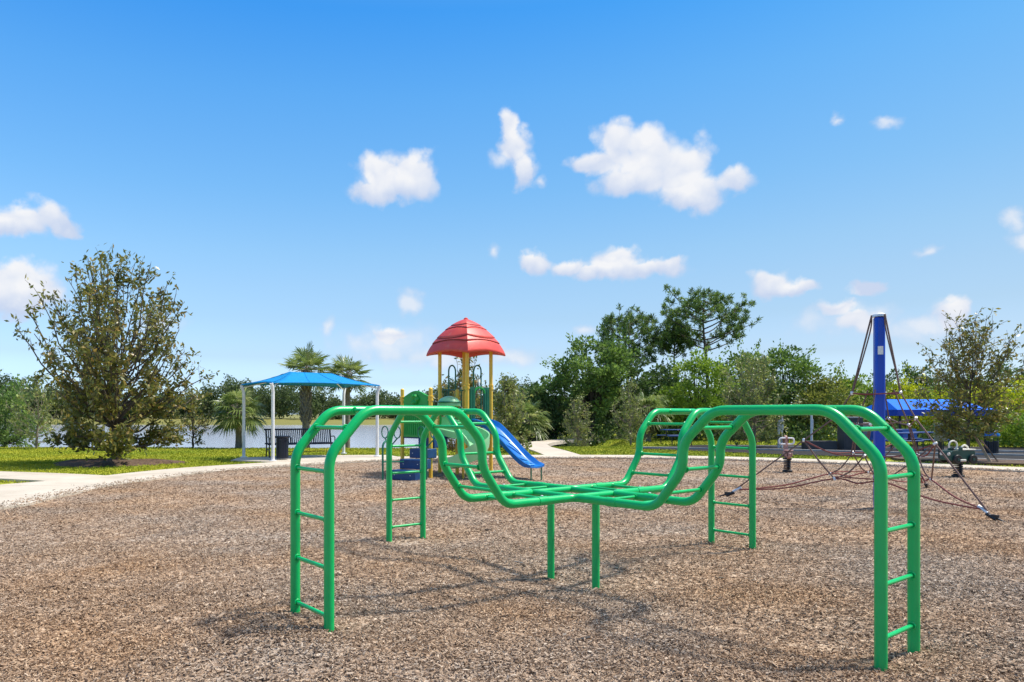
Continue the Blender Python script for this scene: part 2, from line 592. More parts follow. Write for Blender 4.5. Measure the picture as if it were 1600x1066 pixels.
MT['leaf_lime'] = leaf_mat('yellow green leaves', [(0.2061, 0.2509, 0.0112), (0.3478, 0.4014, 0.01568), (0.4894, 0.5268, 0.0224), (0.6054, 0.6272, 0.0336)], 0.5, .5)
MT['leaf_olive'] = leaf_mat('olive leaves', [(0.1134, 0.138, 0.027), (0.1764, 0.204, 0.0378), (0.252, 0.276, 0.054), (0.3276, 0.336, 0.081)], 0.45, .5)
MT['needle'] = leaf_mat('pine needles', [(0.05513, 0.105, 0.027), (0.09766, 0.1726, 0.0378), (0.1576, 0.255, 0.0513), (0.2363, 0.315, 0.07424)], 0.45, .5)
MT['frond'] = leaf_mat('palm fronds', [(0.05494, 0.09717, 0.02484), (0.1099, 0.1719, 0.03974), (0.2041, 0.2691, 0.06831), (0.3767, 0.4036, 0.1366)], 0.45, .38, .6)
MT['frond_dead'] = leaf_mat('brown palm skirt', [(0.05, 0.035, 0.02), (0.12, 0.085, 0.05)], .2, .8)
MT['far'] = leaf_mat('far woodland leaves', [(0.06038, 0.092, 0.03105), (0.0966, 0.138, 0.04347), (0.1389, 0.184, 0.05692)], 0.45, .6)


def mulch_mat(chip):
    m, nt, N, L, b = mat_base('wood fibre chip' if chip else 'wood fibre bed')
    tc = N.new('ShaderNodeTexCoord')
    gm = N.new('ShaderNodeNewGeometry')
    big = N.new('ShaderNodeTexNoise')
    big.inputs['Scale'].default_value = .55
    big.inputs['Detail'].default_value = 4
    L.new(gm.outputs['Position'], big.inputs['Vector'])
    cr = N.new('ShaderNodeValToRGB')
    el = cr.color_ramp.elements
    cols = [(0.0, (0.075, 0.045, 0.028)), (.14, (0.15, 0.1, 0.066)), (.32, (0.28, 0.195, 0.132)), (.6, (0.37, 0.272, 0.192)), (.9, (0.46, 0.356, 0.265)), (1.0, (0.56, 0.46, 0.36))]
    el[0].position, el[0].color = cols[0][0], (*cols[0][1], 1)
    el[1].position, el[1].color = cols[-1][0], (*cols[-1][1], 1)
    for p, c in cols[1:-1]:
        e = el.new(p)
        e.color = (*c, 1)
    if chip:
        oi = N.new('ShaderNodeObjectInfo')
        L.new(oi.outputs['Random'], cr.inputs[0])
    else:
        vo = N.new('ShaderNodeTexVoronoi')
        vo.inputs['Scale'].default_value = 22
        mp = N.new('ShaderNodeMapping')
        mp.inputs['Scale'].default_value = (1, 1.5, 1)
        L.new(gm.outputs['Position'], mp.inputs['Vector'])
        L.new(mp.outputs[0], vo.inputs['Vector'])
        sp = N.new('ShaderNodeSeparateColor')
        L.new(vo.outputs['Color'], sp.inputs[0])
        L.new(sp.outputs[0], cr.inputs[0])
        bp = N.new('ShaderNodeBump')
        bp.inputs['Strength'].default_value = .8
        bp.inputs['Distance'].default_value = .03
        L.new(vo.outputs['Distance'], bp.inputs['Height'])
        L.new(bp.outputs[0], b.inputs['Normal'])
    # weathered grey patches and fresher tan patches
    tint = N.new('ShaderNodeValToRGB')
    tint.color_ramp.elements[0].position = .36
    tint.color_ramp.elements[0].color = (0.95, 0.99, 1.04, 1)
    tint.color_ramp.elements[1].position = .66
    tint.color_ramp.elements[1].color = (1.04, 0.91, 0.75, 1)
    L.new(big.outputs[0], tint.inputs[0])
    mx = N.new('ShaderNodeMix')
    mx.data_type = 'RGBA'
    mx.blend_type = 'MULTIPLY'
    mx.inputs['Factor'].default_value = 1
    L.new(cr.outputs[0], mx.inputs['A'])
    L.new(tint.outputs[0], mx.inputs['B'])
    L.new(mx.outputs['Result'], b.inputs['Base Color'])
    b.inputs['Roughness'].default_value = .85
    b.inputs['Specular IOR Level'].default_value = .25
    return m


MT['chip'] = mulch_mat(True)
MT['mulch'] = mulch_mat(False)


def grass_mat(blade):
    m, nt, N, L, b = mat_base('grass blade' if blade else 'turf')
    gm = N.new('ShaderNodeNewGeometry')
    n = N.new('ShaderNodeTexNoise')
    n.inputs['Scale'].default_value = .35
    n.inputs['Detail'].default_value = 6
    L.new(gm.outputs['Position'], n.inputs['Vector'])
    cr = N.new('ShaderNodeValToRGB')
    cr.color_ramp.elements[0].position = .35
    cr.color_ramp.elements[0].color = (0.19, 0.245, 0.014, 1)
    cr.color_ramp.elements[1].position = .7
    cr.color_ramp.elements[1].color = (0.35, 0.34, 0.024, 1)
    L.new(n.outputs[0], cr.inputs[0])
    src = cr.outputs[0]
    if not blade:
        # dry reedy margin on the far shore
        sp = N.new('ShaderNodeSeparateXYZ')
        L.new(gm.outputs['Position'], sp.inputs[0])
        fr = N.new('ShaderNodeMapRange')
        fr.inputs['From Min'].default_value = 110
        fr.inputs['From Max'].default_value = 130
        L.new(sp.outputs[1], fr.inputs['Value'])
        mx = N.new('ShaderNodeMix')
        mx.data_type = 'RGBA'
        L.new(fr.outputs[0], mx.inputs['Factor'])
        L.new(src, mx.inputs['A'])
        mx.inputs['B'].default_value = (0.2, 0.19, 0.055, 1)
        src = mx.outputs['Result']
    if blade:
        oi = N.new('ShaderNodeObjectInfo')
        hs = N.new('ShaderNodeHueSaturation')
        mr = N.new('ShaderNodeMapRange')
        mr.inputs['To Min'].default_value = .88
        mr.inputs['To Max'].default_value = 1.16
        L.new(oi.outputs['Random'], mr.inputs['Value'])
        L.new(mr.outputs[0], hs.inputs['Value'])
        L.new(src, hs.inputs['Color'])
        src = hs.outputs[0]
    L.new(src, b.inputs['Base Color'])
    b.inputs['Roughness'].default_value = .8
    b.inputs['Specular IOR Level'].default_value = .2
    return m


MT['blade'] = grass_mat(True)
MT['turf'] = grass_mat(False)


def water_mat():
    m, nt, N, L, b = mat_base('lake water')
    gm = N.new('ShaderNodeNewGeometry')
    mp = N.new('ShaderNodeMapping')
    mp.inputs['Scale'].default_value = (.8, 2.2, 1)
    L.new(gm.outputs['Position'], mp.inputs['Vector'])
    n = N.new('ShaderNodeTexNoise')
    n.inputs['Scale'].default_value = 1.6
    n.inputs['Detail'].default_value = 6
    L.new(mp.outputs[0], n.inputs['Vector'])
    bp = N.new('ShaderNodeBump')
    bp.inputs['Strength'].default_value = .16
    bp.inputs['Distance'].default_value = .04
    L.new(n.outputs[0], bp.inputs['Height'])
    L.new(bp.outputs[0], b.inputs['Normal'])
    b.inputs['Base Color'].default_value = (0.36, 0.38, 0.43, 1)
    b.inputs['Roughness'].default_value = .16
    b.inputs['IOR'].default_value = 1.33
    return m


MT['water'] = water_mat()

# ------------------------------------------------------------------ scattering by instances


def scatter(name, pts, rots, scls, prim, mat):
    me = bpy.data.meshes.new(name)
    n = len(pts)
    me.vertices.add(n)
    me.vertices.foreach_set('co', np.asarray(pts, dtype=np.float32).ravel())
    for nm, arr in (('rot', rots), ('scl', scls)):
        a = me.attributes.new(nm, 'FLOAT_VECTOR', 'POINT')
        a.data.foreach_set('vector', np.asarray(arr, dtype=np.float32).ravel())
    me.materials.append(mat)
    o = bpy.data.objects.new(name, me)
    COL.objects.link(o)
    ng = bpy.data.node_groups.new(name, 'GeometryNodeTree')
    ng.interface.new_socket('Geometry', in_out='INPUT', socket_type='NodeSocketGeometry')
    ng.interface.new_socket('Geometry', in_out='OUTPUT', socket_type='NodeSocketGeometry')
    N, L = ng.nodes, ng.links
    gi, go = N.new('NodeGroupInput'), N.new('NodeGroupOutput')
    iop = N.new('GeometryNodeInstanceOnPoints')
    if prim == 'chip':
        p = N.new('GeometryNodeMeshCube')
        p.inputs['Size'].default_value = (1, 1, 1)
    else:
        p = N.new('GeometryNodeMeshCone')
        p.inputs['Vertices'].default_value = 3
        p.inputs['Radius Bottom'].default_value = .5
        p.inputs['Radius Top'].default_value = 0.0
        p.inputs['Depth'].default_value = 1.0
        p.fill_type = 'NONE'
    sm = N.new('GeometryNodeSetMaterial')
    sm.inputs['Material'].default_value = mat
    L.new(p.outputs['Mesh'], sm.inputs['Geometry'])
    L.new(sm.outputs[0], iop.inputs['Instance'])
    L.new(gi.outputs[0], iop.inputs['Points'])
    ra, sa = N.new('GeometryNodeInputNamedAttribute'), N.new('GeometryNodeInputNamedAttribute')
    for a, nm in ((ra, 'rot'), (sa, 'scl')):
        a.data_type = 'FLOAT_VECTOR'
        a.inputs['Name'].default_value = nm
    L.new(ra.outputs[0], iop.inputs['Rotation'])
    L.new(sa.outputs[0], iop.inputs['Scale'])
    L.new(iop.outputs[0], go.inputs[0])
    md = o.modifiers.new('scatter', 'NODES')
    md.node_group = ng
    return o


# ------------------------------------------------------------------ the ground
def smooth(t):
    t = np.clip(t, 0, 1)
    return t * t * (3 - 2 * t)


def ground_h(x, y):
    x, y = np.asarray(x, float), np.asarray(y, float)
    basin = smooth((y - 30.5 - .6 * np.sin(x * .22)) / 4.5) * smooth((137 + 3 * np.sin(x * .05) - y) / 3.5) * smooth((9.5 + .8 * np.sin(y * .2) - x) / 3.5)
    h = -.03 - 1.25 * basin
    h = h + .5 * smooth((y - 134) / 8) * smooth((60 - x) / 30)
    h = h + .04 * noise2(x * .25, y * .25, 3) * smooth((y - 26) / 6)
    return h


def make_ground():
    xs = np.concatenate([np.linspace(-900, -80, 14)[:-1], np.linspace(-80, -20, 31)[:-1], np.linspace(-20, 30, 61)[:-1], np.linspace(30, 90, 20)[:-1], np.linspace(90, 900, 14)])
    ys = np.concatenate([np.linspace(-60, 0, 8)[:-1], np.linspace(0, 45, 61)[:-1], np.linspace(45, 125, 25)[:-1], np.linspace(125, 160, 36)[:-1], np.linspace(160, 1500, 14)])
    Xg, Yg = np.meshgrid(xs, ys)
    Z = ground_h(Xg, Yg)
    ex, ey = np.array([p.x for p in EDGE]), np.array([p.y for p in EDGE])
    ins = np.zeros(Xg.shape, bool)
    near = np.full(Xg.shape, 1e9)
    j = len(ex) - 1
    for i in range(len(ex)):
        ins ^= ((ey[i] > Yg) != (ey[j] > Yg)) & (Xg < (ex[j] - ex[i]) * (Yg - ey[i]) / (ey[j] - ey[i] + 1e-12) + ex[i])
        near = np.minimum(near, np.hypot(Xg - ex[i], Yg - ey[i]))
        j = i
    Z = Z - .2 * (ins & (near > .5))
    v = np.stack([Xg, Yg, Z], -1).reshape(-1, 3)
    nx, ny = len(xs), len(ys)
    f = [(j * nx + i, j * nx + i + 1, (j + 1) * nx + i + 1, (j + 1) * nx + i) for j in range(ny - 1) for i in range(nx - 1)]
    mb = MB()
    mb.add(v.tolist(), f)
    o = mb.build('ground', MT['turf'])
    tag(o, 'yellow green lawn ground reaching to the horizon', None, None, 'structure')
    w = MB()
    w.add([(-700, 29.5, -.6), (10.5, 29.5, -.6), (10.5, 141, -.6), (-700, 141, -.6)], [(0, 1, 2, 3)])
    tag(w.build('lake', MT['water']), 'pale rippled lake water behind the lawn', None, None, 'structure')


EDGE_PX = [(0, 797), (100, 776), (200, 756.5), (330, 739), (450, 730), (540, 724.5), (620, 720.5), (700, 718.5), (800, 717.2), (900, 716.8), (1000, 717.2), (1100, 718.8),
           (1200, 721.5), (1300, 725), (1400, 729), (1500, 733.5), (1600, 738)]
EDGE = [Vector((-8, -5, 0)), Vector((-9.6, -1, 0)), Vector((-10, 3, 0)), Vector((-9.4, 6, 0)), Vector((-8.1, 8.7, 0))]
EDGE += [G(*p) for p in EDGE_PX]
EDGE += [Vector((17.6, 15.9, 0)), Vector((20.5, 12.5, 0)), Vector((22, 8, 0)), Vector((21.5, 2, 0)), Vector((18, -5, 0))]
EDGE = catmull(EDGE, 6)
make_ground()


def offset_line(line, d):
    out = []
    n = len(line)
    for i in range(n):
        t = (line[min(i + 1, n - 1)] - line[max(i - 1, 0)]).normalized()
        out.append(line[i] + Vector((-t.y, t.x, 0)) * d)
    return out


def mulch_h(x, y):
    x, y = np.asarray(x, float), np.asarray(y, float)
    h = .03 * noise2(x * .9, y * .9, 1) + .02 * noise2(x * 2.3, y * 2.3, 2)
    h = h - .05 * np.exp(-(((x - 1.2) / 1.1) ** 2 + ((y - 6.1) / .6) ** 2)) - .03 * np.exp(-(((x + .1) / .9) ** 2 + ((y - 5.6) / .5) ** 2)) - .03 * np.exp(-(((x - 2.2) / .8) ** 2 + ((y - 5.0) / .45) ** 2))
    h = h + .075 * np.exp(-(((x + .78) / .8) ** 2 + ((y - 4.7) / .8) ** 2))
    for a_ in (217, 127, 37, -53):
        ca, sa = math.cos(R(a_)), math.sin(R(a_))
        for rr_, am, wd in ((2.2, -.035, .33), (2.85, .03, .3)):
            h = h + am * np.exp(-((x - 1.222 - rr_ * ca) ** 2 + (y - 6.23 - rr_ * sa) ** 2) / wd ** 2)
    h = h - .05 * np.exp(-(((x - 6.3) / 1.3) ** 2 + ((y - 11.1) / .35) ** 2))
    h = h - .05 * np.exp(-(((x - 2.4) / .6) ** 2 + ((y - 15.9) / .5) ** 2))
    return h


def make_mulch():
    ap = Vector((1.5, -7, 0))
    rows = np.concatenate([np.linspace(.02, .3, 8)[:-1], np.linspace(.3, 1, 60)])
    v, f = [], []
    n = len(EDGE)
    for s in rows:
        for b in EDGE:
            p = ap + (b - ap) * s
            v.append((p.x, p.y, 0))
    a = np.array(v)
    fade = np.repeat(np.clip((1 - rows) * 12, 0, 1), n)
    a[:, 2] = mulch_h(a[:, 0], a[:, 1]) * np.clip(fade + .25, 0, 1)
    for j in range(len(rows) - 1):
        for i in range(n - 1):
            f.append((j * n + i, j * n + i + 1, (j + 1) * n + i + 1, (j + 1) * n + i))
    mb = MB()
    mb.add(a.tolist(), f)
    tag(mb.build('mulch_bed', MT['mulch']), 'brown wood fibre playground surface under the equipment', None, None, 'structure')
    # loose chips
    rng = np.random.default_rng(5)
    ex, ey = np.array([p.x for p in EDGE]), np.array([p.y for p in EDGE])
    bands = [(2.6, 4.6, 7500), (4.6, 6, 6000), (6, 8, 3600), (8, 11, 1900), (11, 15, 950), (15, 23.5, 400)]
    P_, S_ = [], []
    for y0, y1, d in bands:
        xl, xr = -PX0 / FPX * y1 - 1.2, 925 / FPX * y1 + 1.2
        k = int((xr - xl) * (y1 - y0) * d)
        x, y = rng.uniform(xl, xr, k), rng.uniform(y0, y1, k)
        keep = (x > -PX0 / FPX * y - 1.2) & (x < 925 / FPX * y + 1.2)
        x, y = x[keep], y[keep]
        # inside the bed
        inside = np.zeros(len(x), bool)
        j = len(ex) - 1
        for i in range(len(ex)):
            c = ((ey[i] > y) != (ey[j] > y)) & (x < (ex[j] - ex[i]) * (y - ey[i]) / (ey[j] - ey[i] + 1e-12) + ex[i])
            inside ^= c
            j = i
        x, y = x[inside], y[inside]
        k = len(x)
        z = mulch_h(x, y) + rng.uniform(-.002, .016, k)
        P_.append(np.stack([x, y, z], 1))
        gsc = 1 + max(0, (y0 - 6)) * .055
        ln = np.minimum(np.exp(rng.normal(math.log(.014), .36, k)), .032) * gsc
        S_.append(np.stack([ln, ln * rng.uniform(.2, .48, k), ln * rng.uniform(.08, .22, k)], 1))
    # some are kicked out over the walk
    k = 5200
    q = rng.integers(30, len(EDGE) - 30, k)
    d = np.abs(rng.normal(0, .16, k))
    off = offset_line(EDGE, 1.0)
    x = np.array([EDGE[i].x + (off[i].x - EDGE[i].x) * e for i, e in zip(q, d)]) + rng.normal(0, .12, k)
    y = np.array([EDGE[i].y + (off[i].y - EDGE[i].y) * e for i, e in zip(q, d)]) + rng.normal(0, .12, k)
    P_.append(np.stack([x, y, np.full(k, .042)], 1))
    ln = rng.uniform(.012, .035, k)
    S_.append(np.stack([ln, ln * .4, ln * .15], 1))
    # a few long bark strips
    k = 130
    x, y = rng.uniform(-7, 9, k), rng.uniform(3.5, 14, k)
    P_.append(np.stack([x, y, mulch_h(x, y) + .012], 1))
    ln = rng.uniform(.05, .12, k)
    S_.append(np.stack([ln, ln * .22, ln * .1], 1))
    P_, S_ = np.concatenate(P_), np.concatenate(S_)
    k = len(P_)
    rot = np.stack([rng.normal(0, .45, k), rng.normal(0, .4, k), rng.uniform(0, 6.283, k)], 1)
    o = scatter('wood_chips', P_, rot, S_, 'chip', MT['chip'])
    tag(o, 'loose wood chips covering the playground surface', 'wood chips', None, 'stuff')
    return k


make_mulch()


def slab_path(name, inner, outer, label, slab_len=2.6, z1=.035):
    """a concrete walk cast in slabs with open joints"""
    root = bpy.data.objects.new(name, None)
    COL.objects.link(root)
    tag(root, label, None, None, 'structure')
    n = len(inner)
    start, acc = 0, 0.0
    for i in range(1, n):
        acc += ((inner[i] + outer[i]) / 2 - (inner[i - 1] + outer[i - 1]) / 2).length
        if acc > slab_len or i == n - 1:
            a, b = list(inner[start:i + 1]), list(outer[start:i + 1])
            g = .006

            def shrink(l):
                l = [p.copy() for p in l]
                l[0] += (l[1] - l[0]).normalized() * g
                l[-1] += (l[-2] - l[-1]).normalized() * g
                return l
            a, b = shrink(a), shrink(b)
            MB().slab(a + b[::-1], -.12, z1).build('slab', MT['concrete'], root, smooth=False)
            start, acc = i, 0.0
    return root


inner = [p for p in EDGE]
outer = [p.lerp(q, 1 + 1.0 * float(smooth((15.8 - p.y) / 4)) * (p.x < 0)) for p, q in zip(EDGE, offset_line(EDGE, 1.55))]
# trim to what lies in front of the camera
i0 = next(i for i, p in enumerate(EDGE) if p.y > 1 and p.x < 0)
i1 = max(i for i, p in enumerate(EDGE) if p.y > 6 and p.x > 0)
slab_path('border_path', inner[i0:i1], outer[i0:i1], 'pale concrete walk curving round the mulch bed')
cl = catmull([Vector((-7.2, 15.4, 0)), Vector((-9.5, 16.4, 0)), Vector((-13, 17.3, 0)), Vector((-18, 17.9, 0)), Vector((-27, 18.2, 0))], 5)
slab_path('side_path', offset_line(cl, .75), offset_line(cl, -.75), 'pale concrete walk leaving to the left edge', z1=.031)
cl = catmull([G(880, 712.6), G(858, 705), G(838, 699), G(836, 694.5), G(856, 690.5), G(900, 687), G(960, 685)], 5)
slab_path('garden_path', offset_line(cl, .62), offset_line(cl, -.62), 'pale concrete path winding back to the trees', z1=.03)
pad = [Vector((-6.1, 21.7, 0)), Vector((-4.0, 20.6, 0)), Vector((-.9, 23.0, 0)), Vector((-1.5, 24.6, 0)), Vector((-4.2, 24.4, 0)), Vector((-6.2, 23.0, 0))]
tag(MB().slab([(p.x, p.y) for p in pad], -.12, .028).build('shelter_pad', MT['concrete'], smooth=False), 'pale concrete pad under the shade shelter', None, None, 'structure')

# parking court at the right
root = bpy.data.objects.new('parking_court', None)
COL.objects.link(root)
tag(root, 'dark asphalt court with pale lines at the right', None, None, 'structure')


def strip(pxa, pya, pxb, pyb, half, z0, z1, mat, nm):
    a, b = G(pxa, pya), G(pxb, pyb)
    t = (b - a).normalized()
    n = Vector((-t.y, t.x, 0)) * half
    MB().slab([a - n, b - n, b + n, a + n], z0, z1).build(nm, mat, root, smooth=False)


court = [G(985, 700.5), G(1060, 703.5), G(1200, 709.5), G(1400, 716), G(1600, 724), G(1900, 735), G(2050, 703), G(1600, 699), G(1300, 696), G(1100, 695.5)]
MB().slab([(p.x, p.y) for p in court], -.1, .008).build('asphalt', MT['asphalt'], root, smooth=False)
for a in ((1000, 700.2, 1200, 703.6, .09), (1200, 703.6, 1600, 712.5, .09), (1120, 697.3, 1600, 706.5, .08), (1330, 713, 1700, 724.5, .09)):
    strip(*a[:4], a[4], .0, .06, MT['paint'], 'kerb')


def make_grass():
    rng = np.random.default_rng(11)
    ox, oy = np.array([p.x for p in outer]), np.array([p.y for p in outer])
    Ps, Ss = [], []
    for (x0, x1, y0, y1, d, s) in ((-16, -4, 15, 22, 260, 1), (-22, 2, 20, 33, 170, 1.15), (1, 20, 23, 33, 170, 1.15), (2, 32, 30, 42, 60, 1.5), (14, 34, 18, 30, 60, 1.2)):
        k = int((x1 - x0) * (y1 - y0) * d)
        x, y = rng.uniform(x0, x1, k), rng.uniform(y0, y1, k)
        keep = np.ones(k, bool)
        # off the bed and its walk
        j = len(ox) - 1
        ins = np.zeros(k, bool)
        for i in range(len(ox)):
            ins ^= ((oy[i] > y) != (oy[j] > y)) & (x < (ox[j] - ox[i]) * (y - oy[i]) / (oy[j] - oy[i] + 1e-12) + ox[i])
            j = i
        keep &= ~ins
        for poly in (pad, court):
            j = len(poly) - 1
            ins = np.zeros(k, bool)
            for i in range(len(poly)):
                ins ^= ((poly[i].y > y) != (poly[j].y > y)) & (x < (poly[j].x - poly[i].x) * (y - poly[i].y) / (poly[j].y - poly[i].y + 1e-12) + poly[i].x)
                j = i
            keep &= ~ins
        for line, hw in ((catmull([Vector((-7.2, 15.4, 0)), Vector((-9.5, 16.4, 0)), Vector((-13, 17.3, 0)), Vector((-18, 17.9, 0)), Vector((-27, 18.2, 0))], 5), .78), (cl, .64)):
            for p, q in zip(line[:-1], line[1:]):
                dx, dy = q.x - p.x, q.y - p.y
                t = np.clip(((x - p.x) * dx + (y - p.y) * dy) / (dx * dx + dy * dy), 0, 1)
                keep &= ((x - p.x - t * dx) ** 2 + (y - p.y - t * dy) ** 2) > hw * hw
        x, y = x[keep], y[keep]
        k = len(x)
        h = rng.uniform(.02, .05, k) * s
        z = ground_h(x, y) + h * .45
        Ps.append(np.stack([x, y, z], 1))
        w = rng.uniform(.012, .03, k) * s * 1.6
        Ss.append(np.stack([w, w, h], 1))
    Ps, Ss = np.concatenate(Ps), np.concatenate(Ss)
    k = len(Ps)
    rot = np.stack([rng.normal(0, .5, k), rng.normal(0, .5, k), rng.uniform(0, 6.28, k)], 1)
    tag(scatter('lawn_grass', Ps, rot, Ss, 'blade', MT['blade']), 'short yellow green lawn grass beside the walks', 'grass', None, 'stuff')


make_grass()

# ------------------------------------------------------------------ green overhead climber
CC = Vector((1.222, 6.23, 0))
ARM = {'A': R(217), 'B': R(127), 'C': R(37), 'D': R(-53)}
RW, RAD, ZT, ZL, HW = .237, 2.522, 1.455, .742, .237


def climber():
    root = thing('overhead_climber', CC, 'large bright green tube climber with four ladder ends in the foreground', 'climber')

    def pt(arm, r, s, z):
        a = ARM[arm]
        return Vector((math.cos(a) * r - math.sin(a) * s, math.sin(a) * r + math.cos(a) * s, z))
    prof = [(RAD, -.35), (RAD, ZT - .29), (RAD - .27, ZT), (RAD - 1.04, ZT), (RAD - 1.275, ZT - .23), (RAD - 1.275, ZT - .42), (RAD - 1.505, ZL), (HW, ZL)]
    # each long rail runs from one arm to the next round the middle
    for a, b in (('A', 'D'), ('D', 'C'), ('C', 'B'), ('B', 'A')):
        da = (math.degrees(ARM[b] - ARM[a]) + 540) % 360 - 180
        s = HW if da > 0 else -HW
        pa = [pt(a, r, s, z) for r, z in prof]
        pb = [pt(b, r, -s, z) for r, z in prof]
        line = rounded(pa + pb[::-1][1:], .09, 6)
        MB().tube(line, .0335, 16).build('rail', MT['green'], root)
    unit = MB().tube([(0, 0, 0), (0, 0, 1)], .0135, 10).build('rung', MT['green'], root)
    first = True

    def rung(p, q):
        nonlocal first
        m = align(p, q)
        if first:
            unit.matrix_basis = m
            first = False
        else:
            piece(unit, root, mw=m)
    spots = [(RAD, CAMZ - .305 * k) for k in (1.2, 2.2, 3.2, 4.2)]
    spots += [(RAD - .14, ZT - .115), (RAD - .45, ZT), (RAD - .8, ZT), (RAD - 1.165, ZT - .123), (RAD - 1.275, ZT - .42), (RAD - 1.42, ZL + .11), (.8, ZL), (.5, ZL)]
    for k in ARM:
        for r, z in spots:
            rung(pt(k, r, -HW, z), pt(k, r, HW, z))
    for k in ARM:
        MB().tube([pt(k, HW, -HW, ZL), pt(k, HW, HW, ZL)], .029, 14).build('cross_bar', MT['green'], root)
    weld = MB().tube([(.0195 * math.cos(a), .0195 * math.sin(a), 0) for a in np.linspace(0, 2 * math.pi, 13)[:-1]], .006, 5, closed=True).build('weld_bead', MT['green'], root)
    wfirst = True
    for k in ARM:
        for r, z in spots:
            for sg in (-1, 1):
                p = pt(k, r, sg * (HW - .034), z)
                m = align(p, pt(k, r, 0, z))
                m = Matrix.Translation(p) @ m.to_quaternion().to_matrix().to_4x4()
                if wfirst:
                    weld.matrix_basis = m
                    wfirst = False
                else:
                    piece(weld, root, mw=m)
    for k in 'BD':
        MB().tube([pt(k, HW + .02, 0, -.35), pt(k, HW + .02, 0, ZL)], .0325, 16).build('support_post', MT['green'], root)
    cup = MB().lathe([(.034, -.05), (.0375, -.048), (.0375, .048), (.034, .05)], 16).build('coupling', MT['green'], root)
    cup.matrix_basis = align(pt('A', .62, HW, ZL), pt('A', .62 - .9, HW, ZL)) @ Matrix.Diagonal((1, 1, 1 / .9, 1))
    for k, s in (('A', -1), ('B', 1), ('B', -1), ('C', 1), ('C', -1), ('D', 1), ('D', -1)):
        a, b = pt(k, .62, HW * s, ZL), pt(k, -.38, HW * s, ZL)
        piece(cup, root, mw=align(a, b))
    bolt = MB().lathe([(.011, 0), (.011, .006), (.005, .009)], 8).build('bolt', MT['ferrule'], root)
    bolt.location = pt('A', .62, HW, ZL + .037)
    for k, s in (('B', 1), ('C', -1), ('D', 1)):
        piece(bolt, root, loc=pt(k, .62, HW * s, ZL + .037))
    return root


climber()

# ------------------------------------------------------------------ play structure with the red roof
TC = Vector((.823, 17.4, 0))
PL, PR, PF, PB = Vector((.19, 17.42, 0)), Vector((1.43, 17.4, 0)), Vector((.825, 16.8, 0)), Vector((.805, 18.02, 0))
QN, QL, QR = Vector((-.03, 15.95, 0)), Vector((-.69, 16.7, 0)), Vector((.6, 17.02, 0))
DK = 1.2


